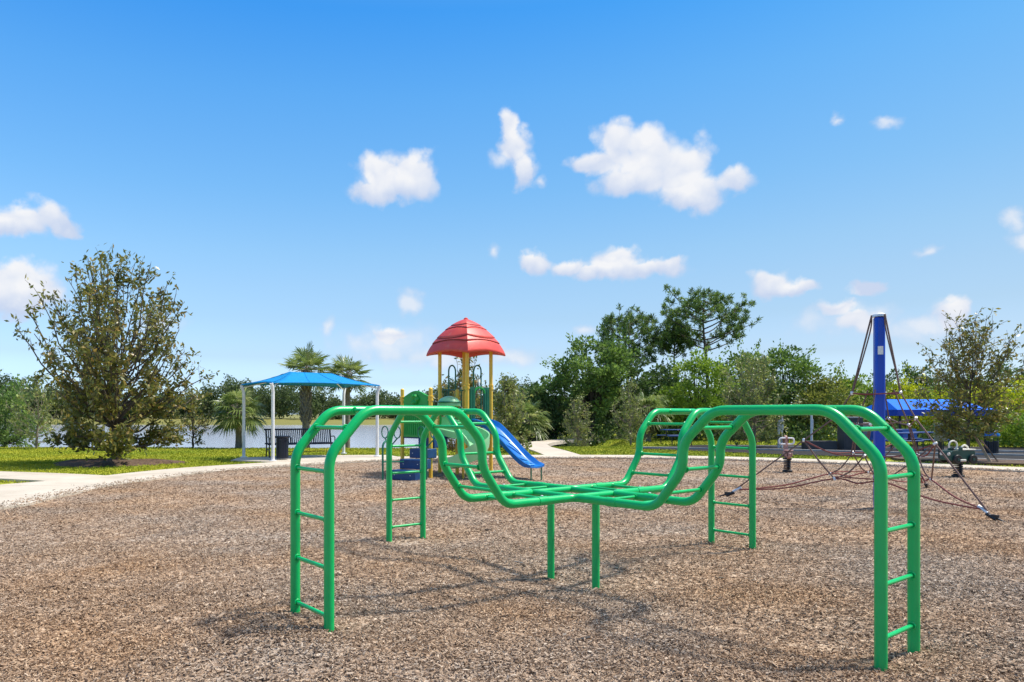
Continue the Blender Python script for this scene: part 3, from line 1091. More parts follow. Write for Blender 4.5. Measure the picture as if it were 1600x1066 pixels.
def play_structure():
    root = thing('play_structure', TC, 'toddler play tower with red scalloped roof, yellow posts and two slides', 'play structure')
    B = lambda mb, nm, mt, par=root, **k: mb.build(nm, MT[mt], par, off=TC if par is root else TC, **k)

    def post(p, top):
        mb = MB().tube([(p.x, p.y, -.3), (p.x, p.y, top)], .0445, 14)
        o = B(mb, 'post', 'yellow')
        return o

    def collar(p, z, par):
        mb = MB().lathe([(.047, -.06), (.062, -.055), (.062, -.02), (.052, -.015), (.052, .015), (.062, .02), (.062, .055), (.047, .06)], 14, (p.x, p.y, z))
        B(mb, 'clamp', 'yellow', par)
    for p in (PL, PR, PF, PB):
        o = post(p, 3.0)
        collar(p, 2.08, o)
        collar(p, 1.22, o)
    for p in (QN, QL, QR):
        o = post(p, 1.99)
        collar(p, 1.78, o)
        B(MB().lathe([(.047, 0), (.04, .02), (.02, .035)], 14, (p.x, p.y, 1.985)), 'post_cap', 'yellow', o)
    # roof: four tiers of a swelling square dome, each with a wavy lip
    roof = bpy.data.objects.new('roof', None)
    COL.objects.link(roof)
    roof.parent = root
    roof.location = (0, 0, 0)
    z0, z1, hw = 2.84, 3.74, .95       # hw = half diagonal
    NS = 14

    def dome(s, u, t, out=0.0):
        """point of the roof shell: side s, place u along it, height t"""
        c0 = Vector((math.cos(s * math.pi / 2), math.sin(s * math.pi / 2)))
        c1 = Vector((math.cos((s + 1) * math.pi / 2), math.sin((s + 1) * math.pi / 2)))
        q = (c0 * (1 - u) + c1 * u) * (1 + .1 * math.sin(math.pi * u))
        hd = hw * max(0.0, 1 - t ** 1.4) ** .7 + out
        return Vector((TC.x + q.x * hd, TC.y + q.y * hd, z0 + (z1 - z0) * t))
    lines = [(0.0, .085), (.34, .06), (.5, -.055), (.71, .05), (.83, -.025), (.985, 0)]
    for ti in range(5):
        (a0, w0), (a1, w1) = lines[ti], lines[ti + 1]
        vs, fs = [], []
        nr = 6
        for j in range(nr):
            v = j / (nr - 1)
            for s in range(4):
                for k in range(NS):
                    u = k / NS
                    t = (a0 + w0 * math.sin(math.pi * u)) * (1 - v) + (a1 + w1 * math.sin(math.pi * u)) * v
                    vs.append(dome(s, u, min(max(t, 0.0), .995), .016 * (1 - v)))
        n = 4 * NS
        for j in range(nr - 1):
            for k in range(n):
                fs.append((j * n + k, j * n + (k + 1) % n, (j + 1) * n + (k + 1) % n, (j + 1) * n + k))
        o = B(MB().add(vs, fs), 'roof_tier', 'red', roof, auto=38)
        so = o.modifiers.new('thick', 'SOLIDIFY')
        so.thickness = .03 if ti == 0 else .012
        so.offset = -1
        if ti:
            B(MB().tube([p + Vector((0, 0, -.009)) for p in vs[:n]], .0085, 5, closed=True), 'tier_groove', 'redgroove', roof)
    B(MB().lathe([(.06, -.03), (.05, .01), (.02, .03)], 10, (TC.x, TC.y, z1)), 'roof_cap', 'red', roof)
    # decks
    B(MB().slab([PF, PR, PB, PL], DK - .06, DK), 'deck', 'stepblue', smooth=False)
    B(MB().slab([QN, QR + Vector((.1, 0, 0)), PF, PL, QL], DK - .33, DK - .27), 'deck', 'stepblue', smooth=False)
    # barriers at the two far sides: pickets and a tall hoop
    for a, b in ((PL, PB), (PB, PR)):
        d = (b - a)
        for z in (DK + .12, DK + .82):
            B(MB().tube([a + Vector((0, 0, z)), b + Vector((0, 0, z))], .017, 8), 'barrier_rail', 'pgreen')
        for t in (.12, .2, .28, .72, .8, .88):
            p = a + d * t
            B(MB().tube([p + Vector((0, 0, DK + .12)), p + Vector((0, 0, DK + .82))], .011, 6), 'picket', 'pgreen')
        pts = [a + d * .36 + Vector((0, 0, DK + .05))]
        for k in range(11):
            an = math.pi * (1 - k / 10)
            pts.append(a + d * (.5 + .14 * math.cos(an)) + Vector((0, 0, DK + 1.28 + .15 * math.sin(an))))
        pts.append(a + d * .64 + Vector((0, 0, DK + .05)))
        B(MB().tube(pts, .019, 8), 'hoop', 'pgreen')
    # panels beside the blue slide mouth
    d = PR - PF
    ang = math.atan2(d.y, d.x)
    for t in (.2, .8):
        p = PF + d * t
        B(MB().box((p.x, p.y, DK + .44), (.2, .03, .86), ang), 'side_panel', 'pgreen', bevel=.008)
        for s in (-.06, 0, .06):
            q = p + d.normalized() * s + Vector((d.y, -d.x, 0)).normalized() * .02
            B(MB().box((q.x, q.y, DK + .44), (.022, .014, .74), ang), 'panel_rib', 'pgreen')
    arch = []
    for k in range(9):
        an = math.pi * (1 - k / 8)
        arch.append(PF + d * (.5 + .22 * math.cos(an)) + Vector((0, 0, DK + .72 + .14 * math.sin(an))))
    B(MB().tube(arch, .03, 8), 'slide_arch', 'panelgreen')
    # blue slide with raised doodles
    n_ = Vector((d.y, -d.x, 0)).normalized()
    start = (PF + PR) / 2 + Vector((0, 0, DK))
    end = Vector((2.22, 16.1, .27))
    fwd = Vector((end.x - start.x, end.y - start.y, 0))
    L = fwd.length
    fwd.normalize()
    side = Vector((-fwd.y, fwd.x, 0))
    prof2 = [(0, 0), (.12, -.02), (.3, -.12), (.55, -.42), (.78, -.72), (.9, -.85), (1.0, -.92), (1.12, -.93)]
    cl2 = catmull([start + fwd * (t * L) + Vector((0, 0, z)) for t, z in prof2], 4)
    sect = [(-.29, .1), (-.27, .12), (-.245, .1), (-.215, .02), (-.17, 0), (0, -.008), (.17, 0), (.215, .02), (.245, .1), (.27, .12), (.29, .1), (.26, -.03), (0, -.05), (-.26, -.03)]
    vs, fs = [], []
    m = len(sect)
    for i, c in enumerate(cl2):
        t = i / (len(cl2) - 1)
        hs = 1.0 if t < .8 else 1 - .75 * (t - .8) / .2
        for (s, h) in sect:
            vs.append(c + side * s + Vector((0, 0, h * (hs if h > 0 else 1))))
    for i in range(len(cl2) - 1):
        for k in range(m):
            fs.append((i * m + k, i * m + (k + 1) % m, (i + 1) * m + (k + 1) % m, (i + 1) * m + k))
    fs.append(tuple(range(m)))
    fs.append(tuple((len(cl2) - 1) * m + k for k in reversed(range(m))))
    slide = B(MB().add(vs, fs), 'slide', 'slideblue', auto=50)
    slide['label'] = 'straight blue slide with raised doodles'

    def onslide(t, s, h=.012):
        f = t * (len(cl2) - 1)
        i = min(int(f), len(cl2) - 2)
        c = cl2[i].lerp(cl2[i + 1], f - i)
        return c + side * s + Vector((0, 0, h))
    doodles = [[(.45, -.12), (.5, .02), (.56, .12), (.5, .13), (.44, .05)], [(.58, -.13), (.63, -.02), (.7, .1), (.74, .05), (.68, -.1), (.6, -.14)],
               [(.72, -.12), (.76, .0), (.8, .12)], [(.8, -.13), (.83, 0), (.86, -.1), (.89, .08)], [(.33, -.1), (.38, .06), (.43, .1)]]
    for dd in doodles:
        pts = catmull([onslide(t, s) for t, s in dd], 5)
        B(MB().tube(pts, .016, 6), 'doodle', 'doodle', slide)
    for s in (-.2, .2):
        p = cl2[-2] + side * s
        B(MB().tube([(p.x, p.y, -.2), (p.x, p.y, p.z - .04)], .016, 8), 'slide_leg', 'pgreen')
    # spiral slide
    c = Vector((.7, 16.12, 0))
    path = [Vector((.12, 16.62, .98)), Vector((.3, 16.56, .96)), Vector((.46, 16.5, .92))]
    a0, a1 = R(100), R(-108)
    for k in range(32):
        t = k / 31
        an = a0 + (a1 - a0) * t
        path.append(c + Vector((.34 * math.cos(an), .34 * math.sin(an), .88 - .6 * t)))
    ex = path[-1]
    exd = Vector((math.sin(a1), -math.cos(a1), 0))
    path += [ex + exd * .12 - Vector((0, 0, .02)), ex + exd * .3 - Vector((0, 0, .03))]
    vs, fs = [], []
    # inner lip, bed, tall outer wall (outer is to the right of travel)
    sect = [(-.21, .12), (-.19, .14), (-.17, .04), (-.1, 0), (.1, 0), (.19, .06), (.225, .22), (.235, .38), (.26, .39), (.255, .2), (.2, .0), (0, -.04), (-.18, -.03)]
    m = len(sect)
    for i, p in enumerate(path):
        t = path[min(i + 1, len(path) - 1)] - path[max(i - 1, 0)]
        t.z = 0
        t.normalize()
        sd = Vector((-t.y, t.x, 0))
        q = i / (len(path) - 1)
        hs = 1 if q < .8 else 1 - .45 * (q - .8) / .2
        for s, h in sect:
            vs.append(p + sd * s + Vector((0, 0, h * (hs if h > .05 else 1))))
    for i in range(len(path) - 1):
        for k in range(m):
            fs.append((i * m + k, i * m + (k + 1) % m, (i + 1) * m + (k + 1) % m, (i + 1) * m + k))
    fs.append(tuple(range(m)))
    fs.append(tuple((len(path) - 1) * m + k for k in reversed(range(m))))
    sp = B(MB().add(vs, fs), 'spiral_slide', 'ltgreen', auto=50)
    sp['label'] = 'pale green spiral slide'
    B(MB().tube([(c.x, c.y, -.3), (c.x, c.y, .62)], .03, 10), 'slide_leg', 'yellow')
    # hood over the spiral slide: a flattened dome with a slot
    hc = Vector((.4, 16.8, 1.66))
    dome, slot = [], []
    for j in range(7):
        ph = j / 6 * math.pi / 2
        dome.append((.27 * math.cos(ph) + .001, .19 * math.sin(ph)))
    o = B(MB().lathe([(.25, -.05), (.275, -.03)] + dome, 20, hc), 'hood', 'ltgreen')
    arc = [hc + Vector((.285 * math.cos(a), .285 * math.sin(a), .045)) for a in np.linspace(R(200), R(340), 14)]
    B(MB().tube(arc, .018, 6), 'hood_slot', 'pgreen', o)
    for s in (-.2, .2):
        p = hc + Vector((s, .12, 0))
        B(MB().box((p.x, p.y, 1.28), (.05, .2, .62)), 'hood_wall', 'panelgreen', bevel=.01)
    # moulded leaf panel between the two short posts
    d2 = QN - QL
    an2 = math.atan2(d2.y, d2.x)
    mid = (QN + QL) / 2
    mm = Matrix.Translation((mid.x, mid.y, 0)) @ Matrix.Rotation(an2, 4, 'Z')
    w = d2.length / 2 - .07
    outl = [(-w, .9), (w, .9), (w, 1.84), (w * .8, 1.86)]
    for k in range(9):
        t = k / 8
        outl.append((w * .8 * (1 - 2 * t), 1.86 + .1 * math.sin(math.pi * t)))
    outl += [(-w, 1.82)]
    pn = B(MB().prism(outl, mm, .05), 'leaf_panel', 'panelgreen', bevel=.01)
    nrm = Vector((d2.y, -d2.x, 0)).normalized()
    if nrm.y > 0:
        nrm = -nrm
    rr = random.Random(4)
    for k in range(11):
        u = -w * .88 + 2 * w * .88 * k / 10
        p = mid + d2.normalized() * u + nrm * .03
        B(MB().tube([(p.x, p.y, .95), (p.x, p.y, 1.55 + .12 * rr.random())], .016, 6), 'panel_flute', 'panelgreen', pn)
    for k in range(6):
        a = k / 6 * 2 * math.pi
        fc = mid + nrm * .045 + Vector((0, 0, 1.76))
        tip = fc + d2.normalized() * .15 * math.cos(a) + Vector((0, 0, .13 * math.sin(a)))
        B(MB().tube([fc, fc.lerp(tip, .35), fc.lerp(tip, .75), tip], [.02, .055, .06, .012], 7), 'panel_petal', 'panelgreen', pn)
    # navy stepped climber leading up from the near left
    up = Vector((.34, .5, 0)).normalized()
    sd = Vector((up.y, -up.x, 0))
    base = Vector((-.62, 15.35, 0))
    angu = math.atan2(up.y, up.x)
    for k in range(4):
        cc = base + up * (.3 * k + .15)
        wd = (.66, .6, .5, .44)[k]
        B(MB().box((cc.x, cc.y, .115 + .22 * k), (.36, wd, .21), angu), 'step', 'stepblue', bevel=.015)
        for s in (-1, 1):
            q = cc - up * .181 + sd * s * wd * .32
            B(MB().lathe([(.012, -.008), (.012, .008)], 8, (q.x, q.y, .12 + .22 * k)), 'bolt', 'ferrule')
    tb = base + up * 1.28
    B(MB().box((tb.x, tb.y, .82), (.34, .42, .2), angu), 'step', 'stepblue', bevel=.015)
    # plant shaped handrails
    for s, bl in ((-1, .05), (1, .3)):
        p = base + up * bl + sd * (.4 * s)
        pts = [p + Vector((0, 0, -.2)), p + Vector((0, 0, .72))]
        B(MB().tube(pts, .02, 8), 'handrail', 'pgreen')
        for q in (-1, 1):
            e = p + sd * (.17 * q) + up * .05 + Vector((0, 0, .9))
            B(MB().tube([p + Vector((0, 0, .7)), e], .015, 7), 'handrail_fork', 'pgreen')
            loop = []
            for k in range(13):
                a = k / 12 * 2 * math.pi
                loop.append(e + sd * (.09 * math.sin(a) * q) + Vector((0, 0, .13 - .13 * math.cos(a))))
            B(MB().tube(loop[:-1], .013, 6, closed=True), 'leaf_loop', 'pgreen')
    p = G(598, 751)
    pts = rounded([(p.x, p.y, -.2), (p.x, p.y, .78), (p.x + .07, p.y + .12, .86), (p.x + .1, p.y + .2, .74), (p.x + .1, p.y + .2, -.2)], .08)
    B(MB().tube(pts, .022, 8), 'grab_rail', 'pgreen')
    B(MB().tube([(p.x, p.y, .4), (p.x + .45, p.y + .1, .4)], .015, 8), 'grab_rail', 'pgreen')
    return root


play_structure()

# ------------------------------------------------------------------ shade shelter at the left
def shelter():
    c = Vector((-3.94, 23.4, 0))
    lo, sh = Vector((.79, .61, 0)), Vector((.61, -.79, 0))
    root = thing('shade_shelter', c, 'blue fabric shade shelter on white posts over the bench', 'shade shelter')
    a, b = 1.93, 1.12
    ze, zr = 2.37, 2.78
    cs = [-lo * a + sh * b, lo * a + sh * b, lo * a - sh * b, -lo * a - sh * b]
    for p in cs:
        q = p * .965
        MB().tube(rounded([(q.x, q.y, -.2), (q.x, q.y, ze - .25), (p.x, p.y, ze - .02)], .12), .052, 12).build('post', MT['white'], root)
        MB().lathe([(.11, 0), (.11, .02), (.06, .03)], 12, (q.x, q.y, .03)).build('base_plate', MT['white'], root)
    # hipped canopy with sagging edges
    rl = .75
    r0, r1 = -lo * rl + Vector((0, 0, zr)), lo * rl + Vector((0, 0, zr))
    vs, fs = [], []
    n = 12

    def edge(p, q, t):
        x = p.lerp(q, t)
        mid = (p + q) / 2
        x = x + (-mid).normalized() * .12 * math.sin(math.pi * t)
        return x + Vector((0, 0, ze + .05 * math.sin(math.pi * t)))
    ridge = [(r0, r1), (r1, r1), (r1, r0), (r0, r0)]
    for s in range(4):
        p, q = cs[s], cs[(s + 1) % 4]
        ra, rb = ridge[s]
        o = len(vs)
        m = 6
        for j in range(m + 1):
            for i in range(n + 1):
                t, u = i / n, j / m
                e = edge(p, q, t)
                r = ra.lerp(rb, t)
                x = e.lerp(r, u)
                x.z -= .045 * math.sin(math.pi * u)
                vs.append(x)
        for j in range(m):
            for i in range(n):
                k = o + j * (n + 1) + i
                fs.append((k, k + 1, k + n + 2, k + n + 1))
    cnp = MB().add(vs, fs).build('canopy', MT['canopy'], root, auto=25)
    so = cnp.modifiers.new('thick', 'SOLIDIFY')
    so.thickness = .012
    for s in range(4):
        p, q = cs[s], cs[(s + 1) % 4]
        pts = [edge(p, q, i / 12) - Vector((0, 0, .012)) for i in range(13)]
        MB().tube(pts, .016, 6).build('hem', MT['canopy'], cnp)
    for e, p in ((r0, cs[0]), (r1, cs[1]), (r1, cs[2]), (r0, cs[3])):
        q = Vector((p.x, p.y, ze))
        pts = [q.lerp(e, u) + Vector((0, 0, .006 - .045 * math.sin(math.pi * u))) for u in np.linspace(0, 1, 9)]
        MB().tube(pts, .009, 5).build('seam', MT['canopy'], cnp)
    for t in (.33, .66):
        e, f = r0.lerp(r1, t), edge(cs[0], cs[1], .5 + (t - .5) * .9)
        pts = [f.lerp(e, u) + Vector((0, 0, .006 - .045 * math.sin(math.pi * u))) for u in np.linspace(0, 1, 9)]
        MB().tube(pts, .006, 5).build('seam', MT['canopy'], cnp)
    MB().tube([r0 - Vector((0, 0, .09)), r1 - Vector((0, 0, .09))], .03, 8).build('ridge_pole', MT['white'], root)
    for e, p in ((r0, cs[0]), (r1, cs[1]), (r1, cs[2]), (r0, cs[3])):
        MB().tube([Vector((p.x * .97, p.y * .97, ze - .09)), e - Vector((0, 0, .16))], .022, 8).build('rafter', MT['white'], root)
    return root


shelter()


def bench():
    a, b = G(416, 716), G(523, 713.2)
    a.z = b.z = .03
    d = (b - a)
    ln = d.length
    rz = math.atan2(d.y, d.x)
    root = thing('park_bench', a, 'long dark slatted metal bench under the blue shelter', 'bench', rz=rz)
    sl = MB().box((0, 0, 0), (.032, .012, .46), m=Matrix.Rotation(R(-14), 3, 'X')).build('back_slat', MT['navy'], root)
    ns = 34
    for k in range(ns):
        loc = (.08 + (ln - .16) * k / (ns - 1), .3, .66)
        if k == 0:
            sl.location = loc
        else:
            piece(sl, root, loc=loc)
    MB().tube([(.0, .36, .89), (ln, .36, .89)], .026, 8).build('top_rail', MT['navy'], root)
    MB().tube([(.0, .235, .43), (ln, .235, .43)], .022, 8).build('lower_rail', MT['navy'], root)
    MB().tube([(.0, -.2, .42), (ln, -.2, .42)], .026, 8).build('seat_rail', MT['navy'], root)
    ss = MB().box((0, 0, 0), (.032, .42, .012)).build('seat_slat', MT['navy'], root)
    for k in range(ns):
        loc = (.08 + (ln - .16) * k / (ns - 1), .015, .43)
        if k == 0:
            ss.location = loc
        else:
            piece(ss, root, loc=loc)
    MB().tube([(.12, 0, .16), (ln - .12, 0, .16)], .012, 6).build('stretcher', MT['black'], root)
    for x in (.06, ln - .06):
        mb = MB()
        mb.tube([(x, -.22, 0), (x, -.17, .2), (x, -.2, .43)], .022, 8)
        mb.tube([(x, .3, 0), (x, .22, .22), (x, .235, .43), (x, .36, .9)], .022, 8)
        mb.tube([(x, -.18, .2), (x, .0, .25), (x, .22, .2)], .016, 6)
        mb.tube([(x, -.2, .43), (x, -.21, .62), (x, -.1, .66), (x, .28, .64)], .018, 8)
        mb.build('end_frame', MT['black'], root)
    for x in (ln * .33, ln * .66):
        MB().tube([(x, -.2, .42), (x, -.2, .62), (x, -.08, .65), (x, .3, .63)], .018, 8).build('arm_rest', MT['navy'], root)


bench()


def litter_bin(loc, label, r, h, dome=None):
    root = thing('litter_bin', loc, label, 'litter bin')
    MB().lathe([(r * .86, .03), (r * .86, h - .04)], 20).build('liner', MT['black'], root)
    s = MB().box((0, 0, 0), (.012, .045, h - .08)).build('slat', MT['navy'], root)
    n = 18
    for k in range(n):
        a = 2 * math.pi * k / n
        loc2, rot = (r * .95 * math.cos(a), r * .95 * math.sin(a), h / 2), (0, 0, a)
        if k == 0:
            s.location, s.rotation_euler = loc2, rot
        else:
            piece(s, root, loc=loc2, rot=rot)
    for z in (.05, h - .05):
        MB().lathe([(r * .9, -.02), (r, -.02), (r, .02), (r * .9, .02)], 20, (0, 0, z), cap=False).build('hoop', MT['navy'], root)
    if dome:
        MB().lathe([(r * 1.15, 0), (r * 1.18, .03), (r * 1.05, .12), (r * .7, .2), (r * .2, .235), (.01, .24)], 22, (0, 0, h + .14)).build('dome_lid', MT[dome], root)
        for k in range(4):
            a = k * math.pi / 2 + .6
            MB().tube([(r * .9 * math.cos(a), r * .9 * math.sin(a), h - .1), (r * .9 * math.cos(a), r * .9 * math.sin(a), h + .16)], .012, 6).build('lid_stay', MT['navy'], root)
    else:
        MB().lathe([(r * .5, h - .03), (r * 1.08, h - .02), (r * 1.32, h + .02), (r * 1.32, h + .045), (r * .6, h + .03), (r * .5, h - .03)], 22, cap=False).build('flared_lid', MT['navy'], root)
    return root


p = G(441, 719.5)
litter_bin((p.x, p.y, .03), 'round dark slatted litter bin with flared lid by the long bench', .19, .68)

# ------------------------------------------------------------------ rope net climber
def net_climber():
    c = Vector((7.0, 11.22, 0))
    root = thing('net_climber', c, 'tall cobalt blue mast with brown rope climbing net', 'net climber')
    top = 2.95
    MB().box((0, 0, top / 2 - .15), (.142, .142, top + .3), R(-14)).build('mast', MT['mast'], root, bevel=.03)
    MB().lathe([(.1, 0), (.095, .035), (.05, .06), (.01, .065)], 14, (0, 0, top)).build('mast_cap', MT['ferrule'], root)
    MB().box((-.03, -.081, 2.42), (.075, .006, .13), R(-14)).build('notice_plate', MT['white'], root)
    anc = [Vector((-1.98, 1.12, .02)), Vector((.5, -1.75, .02)), Vector((2.55, 2.6, .02))]
    T = Vector((0, 0, top + .03))
    U, V, W, X_ = [], [], [], []
    for a in anc:
        d = Vector((a.x, a.y, 0)).normalized()
        U.append(d * .37 + Vector((0, 0, 1.76)))
        V.append(d * .62 + Vector((0, 0, 1.36)))

    def rope(pts, mat='rope', r=.011):
        MB().tube(catmull(pts, 5) if len(pts) > 2 else pts, r, 6).build('rope', MT[mat], root)

    fer = MB().lathe([(.016, -.03), (.022, -.022), (.022, .022), (.016, .03)], 8).build('ferrule', MT['ferrule'], root)
    first = [True]

    def fr(p):
        if first[0]:
            fer.location = p
            first[0] = False
        else:
            piece(fer, root, loc=p, rot=(random.Random(p.x).uniform(-1, 1), random.Random(p.y).uniform(-1, 1), 0))

    def sag(a, b, s, out=0.0):
        m = (a + b) / 2 - Vector((0, 0, s))
        if out:
            h = Vector((m.x, m.y, 0))
            m = m + h.normalized() * out
        return [a, a.lerp(m, .55) - Vector((0, 0, s * .2)), m, b.lerp(m, .55) - Vector((0, 0, s * .2)), b]
    low = []
    for k, a in enumerate(anc):
        d = Vector((a.x, a.y, 0)).normalized()
        rope([T + d * .1, U[k]], r=.0125)
        rope([T + d * .1 - Vector((0, 0, .02)), T + d * .13 - Vector((0, 0, .3)), U[k] + Vector((.012, 0, 0))], r=.01)
        rope([U[k], V[k], V[k].lerp(a, .03)], r=.011)
        e = a + Vector((0, 0, .06)) - d * .12
        rope([V[k], e], r=.013)
        W.append(V[k].lerp(e, .28))
        X_.append(V[k].lerp(e, .62))
        for q in (U[k], V[k], W[k]):
            fr(q)
        # ground anchor: turnbuckle and stake
        an = MB()
        an.tube([e + d * .0, a + d * .22 - Vector((0, 0, .07))], .014, 8)
        an.box(a - d * .06 + Vector((0, 0, .05)), (.09, .035, .04), math.atan2(d.y, d.x))
        an.tube([e - d * .05 + Vector((0, 0, .01)), e + d * .08 - Vector((0, 0, .05))], .028, 8)
        an.build('ground_anchor', MT['black'], root)
        MB().tube([e - d * .16 + Vector((0, 0, .1)), e - d * .03 + Vector((0, 0, .02))], .024, 8).build('end_sleeve', MT['ferrule'], root)
    for k in range(3):
        j = (k + 1) % 3
        # rings at three heights between neighbouring edge ropes
        rope(sag(U[k], U[j], .02, .05), 'redrope')
        rope(sag(V[k], V[j], .1, .1), 'rope')
        A, Bq = anc[k] * .9 + Vector((0, 0, .12)), anc[j] * .9 + Vector((0, 0, .12))
        mid1 = A.lerp(Bq, .35) * .66 + Vector((0, 0, .32))
        mid2 = A.lerp(Bq, .65) * .66 + Vector((0, 0, .32))
        rope([A, A.lerp(mid1, .5) - Vector((0, 0, .06)), mid1, (mid1 + mid2) / 2 - Vector((0, 0, .05)), mid2, Bq.lerp(mid2, .5) - Vector((0, 0, .06)), Bq], 'redrope', .0125)
        rope([mid1 + Vector((0, 0, .03)), (mid1 + mid2) / 2 + Vector((0, 0, .03)), mid2 + Vector((0, 0, .03))], 'redrope', .01)
        fr(mid1)
        fr(mid2)
        # inner cells hanging from the ring
        vm1, vm2 = sag(V[k], V[j], .1, .1)[1], sag(V[k], V[j], .1, .1)[3]
        vm = sag(V[k], V[j], .1, .1)[2]
        n1 = vm.lerp((mid1 + mid2) / 2, .5) + Vector((0, 0, -.05))
        fr(n1)
        fr(vm)
        rope([vm + Vector((.012, 0, 0)), n1 + Vector((.02, 0, 0))])
        rope([vm - Vector((.012, 0, 0)), n1 - Vector((.02, 0, 0))])
        for mm, w in ((mid1, W[k]), (mid2, W[j])):
            rope([n1, n1.lerp(mm, .5) - Vector((0, 0, .07)), mm])
            rope([mm, mm.lerp(w, .5) - Vector((0, 0, .02)), w])
        rope([W[k], W[k].lerp(n1, .5) - Vector((0, 0, .09)), n1, W[j].lerp(n1, .5) - Vector((0, 0, .09)), W[j]], 'redrope')
        rope([vm, U[k].lerp(U[j], .5) + vm.normalized() * .05])
    return root


net_climber()

# ------------------------------------------------------------------ spring riders
def spring(root, h, r):
    pts = []
    n = 7
    for k in range(n * 12 + 1):
        a = 2 * math.pi * k / 12
        pts.append((r * math.cos(a), r * math.sin(a), .03 + (h - .03) * k / (n * 12)))
    MB().tube(pts, .014, 6).build('spring', MT['black'], root)
    MB().lathe([(r * 1.5, -.03), (r * 1.5, .03), (r * .8, .05)], 14).build('base_plate', MT['black'], root)


def jeep_rider():
    p = G(1497, 744.5)
    root = thing('spring_rider', p, 'dark green jeep shaped spring rider with cream seat', 'spring rider', rz=R(8))
    spring(root, .32, .085)
    MB().box((0, 0, .34), (.3, .24, .04)).build('chassis', MT['black'], root, bevel=.008)
    outl = [(-.31, .36), (-.33, .44), (-.32, .56), (-.27, .6), (-.14, .6), (-.1, .68), (-.03, .67), (-.02, .6), (.27, .6), (.29, .56), (.29, .4), (.26, .36)]
    for y in (-.14, .14):
        MB().prism(outl, Matrix.Translation((0, y, 0)), .03).build('side_panel', MT['jeep'], root, bevel=.006)
    MB().box((-.2, 0, .56), (.2, .25, .05)).build('bonnet', MT['jeep'], root, bevel=.01)
    MB().box((-.315, 0, .47), (.02, .25, .18)).build('grille', MT['jeep'], root, bevel=.01)
    MB().box((.13, 0, .62), (.34, .34, .025)).build('seat', MT['cream'], root, bevel=.008)
    for x in (-.19, .2):
        for y in (-.185, .185):
            w = MB()
            w.tube([(x, y - .025, .4), (x, y + .025, .4)], .105, 18)
            wo = w.build('wheel', MT['black'], root, bevel=.012)
            s = math.copysign(1, y)
            MB().tube([(x, y + s * .026, .4), (x, y + s * .036, .4)], .03, 12).build('hub', MT['jeep'], wo)
    for x, z, r, a0, a1 in ((-.15, .71, .105, -60, 210), (.15, .63, .085, 0, 180)):
        pts = [(x + r * math.cos(R(a)), -.02, z + r * math.sin(R(a))) for a in np.linspace(a0, a1, 15)]
        MB().tube(pts, .019, 8).build('handle', MT['cream'], root)
    MB().tube([(-.15, -.02, .6), (-.15, -.02, .66)], .02, 8).build('steering_column', MT['black'], root)
    for y in (-.1, .1):
        MB().tube([(-.323, y, .52), (-.345, y, .52)], .036, 14).build('headlight', MT['cream'], root)
    MB().box((-.08, -.21, .38), (.14, .05, .05)).build('foot_rest', MT['cream'], root, bevel=.012)


jeep_rider()


def animal_rider():
    p = G(1230, 737)
    root = thing('spring_rider', p, 'narrow faded pink spring rider with white loop handles seen end on', 'spring rider', rz=R(78))
    spring(root, .3, .075)
    MB().box((0, 0, .32), (.22, .16, .04)).build('saddle_plate', MT['black'], root, bevel=.008)
    outl = [(-.24, .36), (-.26, .46), (-.2, .5), (-.05, .52), (.02, .56), (.08, .72), (.1, .86), (.16, .9), (.25, .86), (.24, .72), (.2, .55), (.22, .42), (.18, .34), (-.1, .32)]
    MB().prism(outl, Matrix.Identity(4), .07).build('body_panel', MT['pink'], root, bevel=.02)
    for y in (-.06, .06):
        MB().prism([(-.2, .38), (-.2, .47), (.12, .52), (.16, .4)], Matrix.Translation((0, y, 0)), .025).build('flank_panel', MT['pink'], root, bevel=.006)
        MB().prism([(.1, .7), (.1, .84), (.2, .86), (.21, .72)], Matrix.Translation((0, y * .9, 0)), .02).build('face_panel', MT['stakedark'], root, bevel=.006)
    for s in (-1, 1):
        pts = rounded([(.05, .03 * s, .83), (.05, .17 * s, .83), (.05, .17 * s, .68), (.05, .03 * s, .68)], .065, 6)
        MB().tube(pts, .02, 8).build('handle', MT['white'], root)
        MB().tube([(.02, 0, .4), (.02, .14 * s, .38)], .018, 8).build('foot_rest', MT['black'], root)
    MB().box((-.1, 0, .53), (.24, .18, .025)).build('seat', MT['pink'], root, bevel=.01)


animal_rider()

